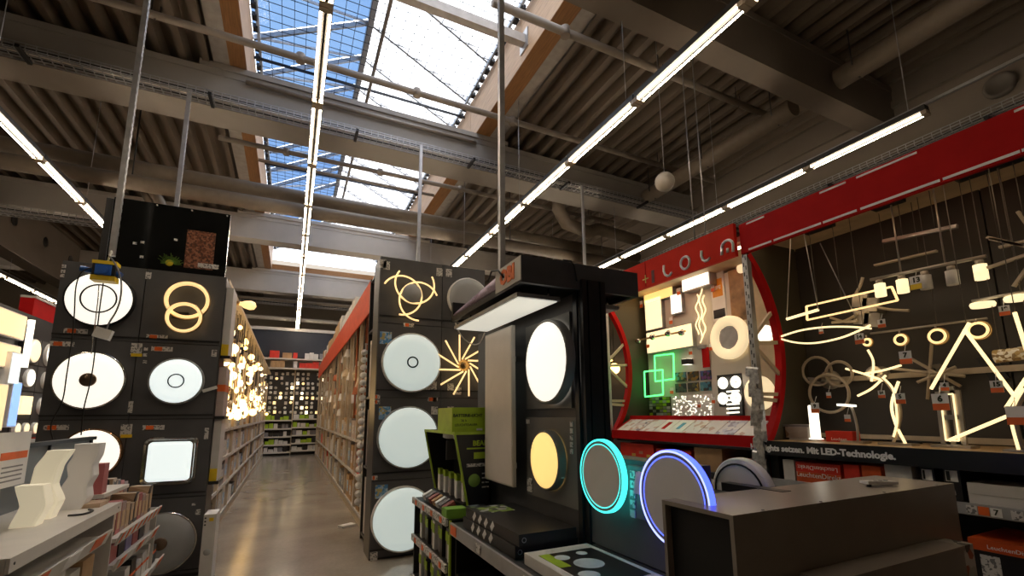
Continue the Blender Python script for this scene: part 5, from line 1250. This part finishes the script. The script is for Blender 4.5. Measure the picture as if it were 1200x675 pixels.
# five-light bar pendant
e = empty('bar_pendant', onx(1088, 314, XH), 'silver bar pendant with five square glass shades', 'lamp')
a, b = hp([(1020, 328), (1156, 300)]); MB().cyl(a, b, .012, 8).build('bar', SATIN, e)
for k, (x, y) in enumerate(((1030, 334), (1056, 329), (1083, 324), (1114, 318), (1147, 311))):
    t = onx(x, y-6, XH); MB().cyl(t, t-AZ*.035, .022, 10).build('cap', SATIN, e)
    MB().cyl(t-AZ*.03, t-AZ*.125, .034, 12).build('shade', LED_B if k in (0, 1, 4) else OPAL, e)
wires(e, [(1056, 321), (1108, 310)], r=.006, mat=SATIN); mount(e, (1029, 248), (1070, 238))
for k, (p, w, lab) in enumerate((([(1035, 283), (1122, 265)], [(1058, 278), (1096, 270)], 'unlit silver bar pendant above the five-shade pendant'), ([(1025, 311), (1098, 294)], [(1038, 308), (1077, 299)], 'unlit slim cream bar hanging just above the five-shade pendant'))):
    e = empty('bar_pendant', onx(*p[0], XH+.05), lab, 'lamp'); a, b = hp(p, XH+.06+.1*k); MB().bar(a, b, .03, .024 if k == 0 else .014).build('bar', SATIN if k == 0 else CREAMROD, e); wires(e, w, XH+.06+.1*k)
# star of unlit bars at the right edge
e = empty('star_pendant', onx(1190, 290, XH), 'unlit pendant of crossing bars at the upper right edge', 'lamp')
for p in ([(1157, 278), (1215, 292)], [(1171, 290), (1225, 277)], [(1157, 314), (1225, 291)], [(1188, 336), (1215, 298)], [(1193, 248), (1212, 275)], [(1160, 280), (1200, 288)]):
    a, b = hp(p); MB().bar(a, b, .026, .016).build('bar', CREAMROD, e)
wires(e, [(1172, 288), (1187, 286), (1205, 283)]); mount(e, (1124, 213), (1210, 190))
# disc spot bar
e = empty('disc_bar_lamp', onx(1170, 347, XH), 'ceiling bar with flat glowing discs at the right edge', 'lamp')
a, b = hp([(1139, 353), (1215, 339)]); MB().cyl(a, b, .009, 8).build('bar', SATIN, e)
for x, y in ((1151, 354), (1192, 346)):
    c = onx(x, y, XH); MB().lathe(c-AZ*.015, (0, 0, 1), [(0, -.02), (.055, -.018), (.06, 0), (.055, .012), (0, .02)], 18).build('disc', LED_B, e)
wires(e, [(1148, 352), (1196, 343)])
# ring spot bar
e = empty('ring_spot_lamp', onx(1090, 382, XH+.1), 'ceiling bar with glowing ring spots above the crossed rods', 'lamp')
a, b = hp([(1020, 391), (1157, 373)], XH+.1); MB().cyl(a, b, .008, 8).build('bar', SATIN, e)
for x, y, r_ in ((1016, 401, .024), (1055, 398, .034), (1098, 394, .044), (1146, 387, .046)):
    c = onx(x, y, XH+.06); MB().tube(ringpts(c, r_, AY, AZ, 24), .008, 6, True).build('glowing_ring', LED_LINE, e); MB().tube(ringpts(c+AX*.02, r_*1.25, AY, AZ, 24), .006, 6, True).build('metal_ring', BRASS, e)
    MB().cyl(c+AZ*r_, c+AZ*(r_+.03), .006, 6).build('stem', SATIN, e)
wires(e, [(1098, 380)], XH+.1)
# crossed glowing rods
e = empty('rod_lamp', onx(1135, 450, XH-.1), 'large lamp of crossing bright rods in the right lamp bay', 'lamp')
for p in ([(1091, 456), (1136, 378)], [(1130, 386), (1190, 466)], [(1112, 516), (1182, 487)], [(1179, 478), (1210, 432)]):
    a, b = hp(p, XH-.12); MB().cyl(a, b, .010, 8).build('glowing_rod', LED_LINE2, e)
wires(e, [(1133, 383)], XH-.12)
e = empty('rod_lamp', onx(1195, 380, XH-.1), 'single bright rod cut by the right picture edge', 'lamp')
a, b = hp([(1189, 366), (1206, 420)], XH-.12); MB().cyl(a, b, .010, 8).build('glowing_rod', LED_LINE2, e); wires(e, [(1190, 368)], XH-.12)
# three unlit rings
e = empty('ring_cluster_lamp', onx(970, 450, XB), 'wall lamp of three unlit cream rings', 'lamp')
for x, y, r_, d in ((957, 435, .12, .08), (983, 438, .10, .12), (971, 461, .155, .16)):
    c = onx(x, y, XB-d); MB().tube(ringpts(c, r_, AY, AZ, 32), .012, 8, True).build('ring', CREAMROD, e)
c = onx(970, 445, XB-.05); MB().lathe((XB, c.y, c.z), (-1, 0, 0), [(.08, 0), (.08, .03), (.02, .04), (.02, .17)], 20).build('wall_plate', SATIN, e)
MB().obox((XB-.1, c.y, c.z), (.01, 0, 0), (0, .13, .02), (0, 0, .01)).build('bar', SATIN, e)
# lit cross lamp
e = empty('crossed_strip_lamp', onx(1028, 440, XB), 'wall lamp of crossed curved glowing strips', 'lamp')
for pts in ([(991, 432), (1012, 438), (1035, 446)], [(1012, 438), (1035, 434), (1056, 428)], [(1005, 464), (1022, 455), (1038, 440)], [(1017, 410), (1023, 422), (1023, 436), (1021, 447)]):
    MB().tube(smooth(hp(pts, XB-.12)), .009, 6).build('glowing_strip', LED_LINE2, e)
c = onx(1025, 438, XB-.1); MB().lathe((XB, c.y, c.z), (-1, 0, 0), [(.06, 0), (.06, .03), (.02, .04), (.02, .1), (.06, .11)], 18).build('wall_plate', SATIN, e)
# unlit spider
e = empty('spider_lamp', onx(1092, 436, XB), 'wall lamp of unlit cream radiating rods', 'lamp')
for p in ([(1067, 420), (1126, 453)], [(1046, 432), (1131, 441)], [(1092, 402), (1087, 468)], [(1075, 448), (1120, 430)]):
    a, b = hp(p, XB-.1); MB().cyl(a, b, .011, 8).build('rod', CREAMROD, e)
c = onx(1092, 436, XB-.1); MB().lathe((XB, c.y, c.z), (-1, 0, 0), [(.06, 0), (.06, .03), (.03, .04), (.03, .1)], 18).build('wall_plate', SATIN, e)
# rails on the back wall
for k, (p, lab) in enumerate((([(950, 447), (1240, 421)], 'horizontal cream mounting rail along the back of the right lamp bay'), ([(958, 507), (1240, 511)], 'cream cable duct at the back of the counter'))):
    a, b = onx(*p[0], XB-.01), onx(*p[1], XB-.01); z = a.z if k == 0 else 1.30
    MB().box(XB-.03, XB, -.3, a.y, z-.02, z+.02).build('wall_rail', CREAMROD, None, lab, 'rail')
# crystal bar and black plate
e = empty('crystal_lamp', onx(1190, 415, XH), 'glittering crystal bar lamp at the right edge', 'lamp')
a, b = hp([(1166, 418), (1225, 411)]); MB().cyl(a, b, .04, 14).build('crystal_bar', printmat('crystal', [(.8, .7, .5), (.3, .2, .1), (.95, .9, .8), (.5, .35, .15)], 60, .1), e); wires(e, [(1172, 412), (1210, 407)])
P = hp([(1144, 420), (1162, 414), (1183, 443), (1161, 447)], XB-.02)
mb = MB(); mb.add(P+[p+AX*.02 for p in P], [(0, 1, 2, 3), (7, 6, 5, 4), (0, 4, 5, 1), (1, 5, 6, 2), (2, 6, 7, 3), (3, 7, 4, 0)]); mb.build('black_plate_lamp', BLACK, None, 'black tilted square wall lamp behind the crossed rods', 'lamp')
# ---- table lamps on the counter (z 1.272)
XT = XH-.05; CZ = 1.273
def base(x): c = onz(x[0], x[1], CZ); return c
c = onx(955, 500, XT); e = empty('column_lamp', (XT, c.y, CZ), 'bright white column table lamp on the counter', 'lamp')
MB().lathe((XT, c.y, CZ), (0, 0, 1), [(0, 0), (.05, 0), (.05, .02), (.035, .02), (.035, .27), (.03, .28), (0, .28)], 18).build('column', LED_BW, e); MB().lathe((XT, c.y, CZ), (0, 0, 1), [(.06, 0), (.06, .012), (0, .014)], 18).build('base', SATIN, e)
e = empty('desk_lamp', (XT, onx(1000, 515, XT).y, CZ), 'slim desk lamp with glowing square head on the counter', 'lamp')
P = hp([(992, 475), (998, 478), (1003, 493), (1005, 505), (1005, 514)], XT); P[-1].z = CZ+.01
MB().tube(smooth(P), .009, 6).build('stem', SATIN, e); MB().obox(P[0], (.035, 0, 0), (0, .05, .005), (0, 0, .008)).build('head', LED_BW, e); c = P[-1]; MB().box(c.x-.06, c.x+.06, c.y-.06, c.y+.09, CZ, CZ+.014).build('base', SATIN, e)
e = empty('twisted_lamp', (XT, onx(1050, 514, XT).y, CZ), 'tall twisted table lamp of two curved glowing bands on the counter', 'lamp')
for pts, mt in (([(1031, 440), (1043, 453), (1053, 471), (1055, 492), (1046, 513)], CREAMROD), ([(1053, 447), (1045, 473), (1049, 495), (1060, 513)], LED_LINE2)):
    P = hp(pts, XT); P[-1].z = CZ+.012; MB().tube(smooth(P), .010, 6).build('band', mt, e)
P = hp([(1034, 442), (1046, 455), (1050, 475), (1051, 495), (1047, 512)], XT-.02); MB().tube(smooth(P), .007, 6).build('glowing_edge', LED_LINE2, e)
c = onx(1052, 515, XT); MB().box(XT-.05, XT+.05, c.y-.1, c.y+.1, CZ, CZ+.012).build('base', SATIN, e)
e = empty('frame_table_lamp', (XT, onx(1117, 518, XT).y, CZ), 'rectangular frame table lamp with glowing inner edges on the counter', 'lamp')
P = hp([(1102, 459), (1119, 457), (1127, 517), (1109, 517)], XT); P[2].z = P[3].z = CZ+.02
for i in range(4): MB().bar(P[i], P[(i+1) % 4], .05, .02, (0, 1, 0) if i % 2 == 0 else (0, 0, 1)).build('frame_side', SATIN, e)
mid = (P[0]+P[2]+P[1]+P[3])/4
for i in range(4):
    a, b = P[i]+(mid-P[i])*.14, P[(i+1) % 4]+(mid-P[(i+1) % 4])*.14
    MB().cyl(a-AX*.02, b-AX*.02, .005, 6).build('glowing_edge', LED_LINE2, e)
MB().bar((P[0]+P[3])/2, (P[1]+P[2])/2, .04, .03).build('crossbar', SATIN, e)
MB().box(XT-.06, XT+.06, min(P[2].y, P[3].y)-.06, max(P[2].y, P[3].y)+.06, CZ, CZ+.014).build('base', SATIN, e)
e = empty('arc_table_lamp', (XT-.1, onx(1196, 520, XT-.1).y, CZ), 'curved arc table lamp at the right edge of the counter', 'lamp')
P = hp([(1204, 455), (1193, 474), (1189, 492), (1197, 522)], XT-.1); P[-1].z = CZ+.01; MB().tube(smooth(P), .014, 6).build('arc', SATIN, e); P2 = [p-AX*.012+AY*.01 for p in P]; MB().tube(smooth(P2), .008, 6).build('glowing_edge', LED_LINE2, e)
c = P[-1]; MB().box(c.x-.06, c.x+.06, c.y-.1, c.y+.06, CZ, CZ+.012).build('base', SATIN, e)
for k, (pts, lab) in enumerate((([(1068, 515), (1078, 519), (1090, 516), (1098, 510), (1090, 507)], 'black cable coiled on the counter beside the frame lamp'), ([(1133, 512), (1142, 505), (1150, 503), (1145, 512), (1160, 516)], 'black plug cable on the counter behind the glowing rods'))):
    P = [onz(x, y, CZ+.008) for x, y in pts]; P = [Vector((min(p.x, 4.1), p.y, CZ+.008)) for p in P]; MB().tube(smooth(P), .008, 6).build('cable', CABLE, None, lab, 'cable')
# ---- number tags
NUMW = dict(zip(range(2, 20), 'two three four five six seven eight nine ten eleven twelve thirteen fourteen fifteen sixteen seventeen eighteen nineteen'.split()))
TW = {13: 'beside the five-shade pendant', 19: 'under the glowing discs', 7: 'above the crossed strips', 14: 'under the eye-shaped pendant', 8: 'by the curved arms', 11: 'under the glowing frame', 6: 'on the frame table lamp', 15: 'on the crossed rods', 16: 'under the crossed strips', 5: 'on the twisted lamp', 9: 'on the column lamp', 3: 'inside the unlit rings', 2: 'under the desk lamp', 10: 'at the right edge', 4: 'atop the frame table lamp'}
def numtag(x, y, num, X=XH-.03, w=.10, h=.125, lower=ORANGE, what='ticket'):
    c = onx(x, y, X); e = empty('price_ticket', (X, c.y, c.z-h/2), ('white hanging price ticket printed with the number %s %s' % (NUMW[num], TW[num]) if num not in (11, 3, 2, 10) else 'white and orange hanging price ticket %s' % TW[num]), 'ticket')
    MB().box(X, X+.003, c.y-w/2, c.y+w/2, c.z-h/2, c.z+h/2).build('card', WHITE, e); MB().box(X-.001, X, c.y-w/2, c.y+w/2, c.z-h/2, c.z-h*.1).build('coloured_field', lower, e)
    if num not in (11, 3, 2, 10): lettering(str(num), h*.5, INK, e, (X-.001, c.y, c.z+h*.18), -AY, AZ, .0008, .002)
    MB().cyl((X+.002, c.y, c.z+h/2), (X+.05, c.y+.01, c.z+h/2+.05), .002, 4).build('string', WHITE, e)
for x, y, n, lo, w in ((1074, 331, 13, YELLOW, .11), (1177, 364, 19, ORANGE, .07), (1061, 419, 7, ORANGE, .10), (1007, 397, 14, ORANGE, .09), (1033, 379, 8, ORANGE, .07), (962, 388, 11, ORANGE, .05), (1102, 471, 6, ORANGE, .12), (1168, 453, 15, ORANGE, .08), (1033, 462, 16, ORANGE, .06), (1055, 467, 5, ORANGE, .08), (955, 478, 9, ORANGE, .09), (971, 463, 3, ORANGE, .05), (993, 490, 2, ORANGE, .06), (1191, 487, 10, ORANGE, .12), (1107, 453, 4, ORANGE, .06)):
    numtag(x, y, n, X=XH-.2 if y > 400 else XH-.03, w=w, h=w*1.2, lower=lo) if False else numtag(x, y, n, X=XH-.2 if y > 400 else XH-.03, w=w*.68, h=w*.85, lower=lo)
# ---- bulbs in the farther bay seen through the far arch
for k, (x, y) in enumerate(((703, 430), (708, 422), (700, 380), (706, 412), (711, 440), (716, 420), (720, 432), (704, 450))):
    c = onx(x, y, 3.95); o = empty('pendant_bulb', c, 'small glowing pendant bulb seen through the farther arch', 'bulb', 'bulbs beyond the far arch')
    MB().ball(c, .05 if k % 3 else .075, 12, 8).build('bulb', BULB if k % 2 == 0 else CHROME, o); MB().cyl(c+AZ*.05, (c.x, c.y, ZT), .005, 5).build('cord', CABLE, o)

# ================================================================== white lamp counter at the lower left
GX = -.95
g = empty('lamp_counter', (-1.3, 3.2, 0), 'white counter shelf unit carrying the wavy table lamps, lower left', 'counter')
WS = M('white_steel', (.66, .63, .59), .4, var=.04)
MB().box(-1.42, GX, 2.55, 3.86, .925, .96).build('top', WS, g)
MB().box(-1.42, GX-.002, 2.535, 2.55, .90, .962).build('front_lip', WS, g); MB().box(GX, GX+.012, 2.535, 3.86, .905, .962).build('side_lip', WS, g)
for y in (2.57, 3.8): MB().cyl((GX+.012, y, .935), (GX+.014, y, .935), .006, 8).build('bolt', BLACK, g)
GP = M('blue_grey_panel', (.20, .225, .24), .5, var=.05)
MB().box(-1.44, -1.42, 2.55, 4.88, 0, 1.32).build('back_panel', GP, g); MB().box(-1.45, -1.40, 2.55, 4.88, 1.32, 1.345).build('top_rail', DARKMETAL, g)
for y in (3.3, 4.1, 4.8): MB().box(-1.42, -1.405, y, y+.012, .97, 1.32).build('seam_post', DARKMETAL, g)
SH = [(2.6, 3.66, .80), (2.6, 3.66, .50), (2.6, 3.66, .2), (3.88, 4.9, .73), (3.88, 4.9, .57), (4.0, 5.2, .27)]
def rail(y0, y1, z, n):
    MB().box(-1.41, GX, y0, y1, z-.025, z).build('shelf', WS, g)
    r = MB().obox((GX+.012, (y0+y1)/2, z-.005), (.006, 0, 0), (0, (y1-y0)/2, 0), (.014, 0, .038)).build('price_rail', WS, g)
    for k in range(n):
        yy = y0+(y1-y0)*(k+.5)/n
        MB().obox((GX+.02, yy, z-.003), (.002, 0, 0), (0, (y1-y0)/n*.24, 0), (.012, 0, .030)).build('price_label', ORANGE if k % 2 == 0 else WHITE, r)
for (a, b, z), n in zip(SH, (3, 3, 3, 15, 5, 5)): rail(a, b, z, n)
for y in (2.57, 3.86): MB().box(-1.41, GX-.02, y, y+.015, 0, .92).build('end_board', WS, g)
MB().box(-1.41, GX, 4.9, 4.915, 0, .75).build('end_board', WS, g)
# grey cartons under the counter
for li, z in enumerate((.50, .2)):
    for k in range(5):
        y = 2.66+k*.2
        MB().box(GX-.3, GX-.03, y, y+.17, z+.001, z+.19+.02*(k % 3)).build('lamp_carton', [WHITEBOX, GREYBOX, WHITEBOX, OFFWHITE, CARTON][k], None, '%s carton on the %s shelf under the white lamp counter' % (['white', 'dark grey', 'white', 'cream', 'brown'][k], ['upper', 'lower'][li]), 'carton', 'cartons under the white counter')
for li, z in enumerate((.27,)):
    for k in range(7):
        y = 4.1+k*.15
        o = MB().box(GX-.25, GX-.02, y, y+.12, z+.001, z+.14+.03*(k % 3)).build('small_box', [WHITEBOX, WHITEBOX, BLACKBOX, WHITEBOX][k % 4], None, '%s small box, %s from near end, on lowest rail of left bulb rack' % (['white', 'white', 'black', 'white'][k % 4], ordinal(k)), 'box', 'small boxes low in the bulb rack')
        MB().box(GX-.251, GX-.019, y-.001, y+.121, z+.08, z+.1).build('orange_band', ORANGE, o)
PK = M('rosy_carton', (.45, .13, .13), .5); BULBP = printmat('bulb_box_print', [(.05, .04, .04), (.4, .28, .18), (.08, .06, .06), (.55, .42, .3)], 16)
for r in range(2):
    for k in range(10):
        y = 3.9+k*.098; h = .15+.02*((k*3+r) % 4)+.10*r
        mt = [BULBP, M('tan_carton', (.5, .36, .25), .5), PK, BULBP, M('rosy_grey', (.38, .27, .26), .5)][(k*2+r) % 5]
        o = MB().box(GX-.18-.17*r, GX-.04-.17*r, y, y+.088, .731, .731+h).build('bulb_box', mt, None, '%s bulb box, %s from near end, %s row of left rack' % (['black printed', 'tan', 'rosy', 'black printed', 'pinkish grey'][(k*2+r) % 5], ordinal(k), ['front', 'back'][r]), 'box', 'bulb boxes in the left rack')
        MB().box(GX-.04-.17*r, GX-.038-.17*r, y+.015, y+.07, .76, .731+h*.7).build('printed_bulb', M('bulb_print', (.55, .38, .22), .5), o)
for k in range(6):
    MB().box(GX-.2, GX-.03, 3.92+k*.16, 4.05+k*.16, .571, .68).build('bulb_box', [PK, BLACKBOX, M('lilac_carton', (.3, .27, .5), .5), PK, BLACKBOX, WHITEBOX][k], None, '%s bulb box on the second shelf of the left rack' % ['rosy', 'black', 'lilac', 'rosy', 'black', 'white'][k], 'box', 'bulb boxes on the second shelf')
MB().box(-1.25, -1.0, 3.68, 3.83, .961, .985).build('leaflet_stack', M('tan_carton', (.5, .36, .25), .5), None, 'small stack of printed leaflets at the far end of the white counter', 'leaflets')
o = MB().box(-1.2, -1.06, 3.90, 3.99, 1.01, 1.20).build('bulb_box', PK, None, 'rosy carton standing highest in the left bulb rack, beside the wavy lamp', 'box')
for o_ in (o,): MB().box(-1.36, -1.04, 3.88, 4.4, .985, 1.01).build('shelf', WS, g)
# wavy lamps
def wavy(c, w, d, h, offs, mat, label):
    e = empty('wavy_table_lamp', c, label, 'lamp'); c = Vector(c); n = len(offs)-1; prof = []
    N = 28
    for i in range(N+1):
        t = i/N*n; k = min(int(t), n-1); f = t-k; f2 = f*f*(3-2*f)*.45+f*.55
        x, s = [offs[k][j]*(1-f2)+offs[k+1][j]*f2 for j in (0, 1)]; prof.append((x, s, h*i/N))
    vs = []
    for (x, s, z) in prof:
        for (a, b) in ((-1, -1), (-.8, -1.06), (.8, -1.06), (1, -1), (1.06, -.8), (1.06, .8), (1, 1), (-1, 1), (-1.06, .8), (-1.06, -.8)): vs.append(c+Vector((x+a*w/2*s, b*d/2, z)))
    k = 10; fs = [(i*k+j, i*k+(j+1) % k, (i+1)*k+(j+1) % k, (i+1)*k+j) for i in range(N) for j in range(k)] + [tuple(reversed(range(k))), tuple(N*k+j for j in range(k))]
    MB().add(vs, fs).build('shade', mat, e); return e
GLOWP = M('glowing_opal', (.80, .75, .64), .4, emit=.26, ecol=(1, .86, .58)); OPALW = M('opal_lit_low', (.72, .69, .66), .4, emit=.04, ecol=(1, .9, .8))
wavy((-1.165, 3.25, .96), .10, .09, .20, [(0, .95), (.03, .98), (.005, 1.05)], GLOWP, 'glowing cream wavy table lamp, lower front block, on the white counter')
wavy((-1.175, 3.45, .96), .09, .09, .36, [(0, 1), (.025, 1), (-.01, 1), (.0, 1.05), (.04, 1)], GLOWP, 'glowing cream wavy table lamp, taller block behind the front one')
wavy((-1.125, 3.72, .96), .115, .11, .38, [(-.02, 1), (.008, .97), (-.004, 1), (.02, .97), (.01, 1), (.032, .97), (.032, 1)], OPALW, 'white wavy zigzag table lamp at the far end of the white counter')
MB().tube(smooth([Vector(p) for p in ((-1.06, 3.42, .968), (-1.0, 3.43, .968), (-.985, 3.52, .968), (-1.02, 3.58, .968))]), .006, 6).build('lamp_cable', CABLE, None, 'black lamp cable curling on the white counter', 'cable')
# grey star-shaped card and price card at the left edge
e = empty('price_card', (-1.38, 3.3, .97), 'large white price card with orange field at the left edge', 'card')
MB().box(-1.385, -1.38, 3.35, 3.75, 1.12, 1.42).build('card', WHITE, e); MB().box(-1.38, -1.378, 3.45, 3.73, 1.27, 1.31).build('orange_field', ORANGE, e); MB().box(-1.395, -1.385, 3.5, 3.52, .96, 1.3).build('holder', STEEL, e)
for k in range(4): MB().box(-1.38, -1.379, 3.48, 3.7, 1.15+.025*k, 1.158+.025*k).build('printed_line', GREYBOX, e)

# ================================================================== far-left lamp wall
fw = empty('lamp_display_wall', (-4.1, 10.4, 0), 'distant grey display wall of small lamps at the far left', 'display wall')
FX = -4.0
MB().box(FX-.2, FX-.02, 8.6, 12.2, 0, 3.2).build('carcass', BLACK, fw)
GR = M('mid_grey_panel', (.10, .095, .09), .5)
cols2 = [10.12, 10.72, 11.32]; rows2 = [2.84, 2.38, 1.93, 1.47, 1.16]
for i in range(4):
    for k in range(2):
        MB().box(FX-.02, FX, cols2[k]+.01, cols2[k+1]-.01, rows2[i+1]+.01, rows2[i]-.01).build('panel', GR, fw)
        yc, zc = (cols2[k]+cols2[k+1])/2, (rows2[i]+rows2[i+1])/2
        nm = '%s small lamp, %s column, %s row of the far-left lamp wall'
        if i < 2 or (i == 2 and k == 1): disc_lamp((FX, yc, zc), .20 if i == 0 else .15, (1, 0, 0), nm % ('round lit', ['left', 'right'][k], ordinal(i)), LED_B if (i+k) % 2 == 0 else LED_BW, WHITE, .06)
        elif i == 2: rect = MB().box(FX, FX+.05, yc-.17, yc+.17, zc-.15, zc+.15).build('wall_panel_lamp', LED_B, None, nm % ('square lit', 'left', 'third'), 'lamp')
        else:
            for j in (-1, 1): disc_lamp((FX, yc+j*.14, zc), .10, (1, 0, 0), nm % (['nearer', 'farther'][j > 0]+' twin', ['left', 'right'][k], 'lowest'), LED_B, WHITE, .05)
for (ya, yb, za, zb, mt, lab) in ((8.8, 9.98, 2.72, 3.12, M('soft_beige_panel', (1, .8, .5), .4, emit=.75, ecol=(1, .68, .34)), 'wide beige glowing panel at the top left edge'), (8.8, 9.95, 2.25, 2.62, M('soft_beige_panel', (1, .8, .5), .4, emit=.75, ecol=(1, .68, .34)), 'second wide beige glowing panel at the left edge'), (9.55, 9.85, 2.0, 2.5, LED_W, 'white upright panel light at the left edge'), (9.72, 9.98, 1.35, 2.05, M('sky_blue_panel', (.4, .6, 1), .4, emit=.8, ecol=(.28, .5, 1)), 'pale blue panel light at the left edge'), (9.2, 9.6, 1.3, 2.0, M('soft_beige_panel', (1, .8, .5), .4, emit=.75, ecol=(1, .68, .34)), 'warm panel light beside the pale blue one at the left edge')):
    off = .12 if 'upright' in lab or 'blue' in lab else .05
    e = empty('wall_panel_lamp', (FX, (ya+yb)/2, za), lab, 'lamp'); MB().box(FX-.02, FX+off, ya, yb, za, zb).build('frame', WHITE, e); MB().box(FX+off, FX+off+.01, ya+.02, yb-.02, za+.02, zb-.02).build('diffuser', mt, e)
e = empty('tube_lamp', (FX+.06, 10.06, 2.3), 'upright white glowing tube lamp at the far left', 'lamp'); MB().cyl((FX+.08, 10.06, 2.3), (FX+.08, 10.06, 3.08), .045, 10).build('tube', LED_BW, e); MB().box(FX-.02, FX+.05, 10.02, 10.1, 2.35, 3.0).build('holder', BLACK, e)
e = empty('red_fascia', (FX-.1, 11.6, 2.9), 'dark red fascia above the far-left lamp wall', 'fascia'); MB().box(FX-.2, FX-.02, 10.3, 12.8, 3.201, 3.5).build('board', RED, e); MB().box(FX-.2, FX, 10.3, 12.8, 3.5, 3.54).build('cap', OFFWHITE, e)
MB().box(FX-.02, FX+.35, 8.8, 12.2, .95, 1.0).build('shelf', WS, fw); MB().box(FX-.02, FX+.35, 8.8, 12.2, .6, .65).build('shelf', WS, fw)
for k in range(14):
    MB().box(FX+.05, FX+.3, 8.9+k*.23, 9.08+k*.23, 1.001, 1.1+.03*(k % 3)).build('stock_box', [REDBOX, WHITEBOX, GREYBOX, WHITEBOX][k % 4], None, '%s stock box on the shelf of the far-left lamp wall' % ['red', 'white', 'grey', 'white'][k % 4], 'box', 'stock boxes at the far-left wall')
# distant gondolas closing the hall beyond the bays
MB().box(2.0, 2.9, 7.6, 19, 0, 2.9).build('gondola_back', PANEL, None, 'dark back of the shelving row behind the centre display wall', 'shelving')
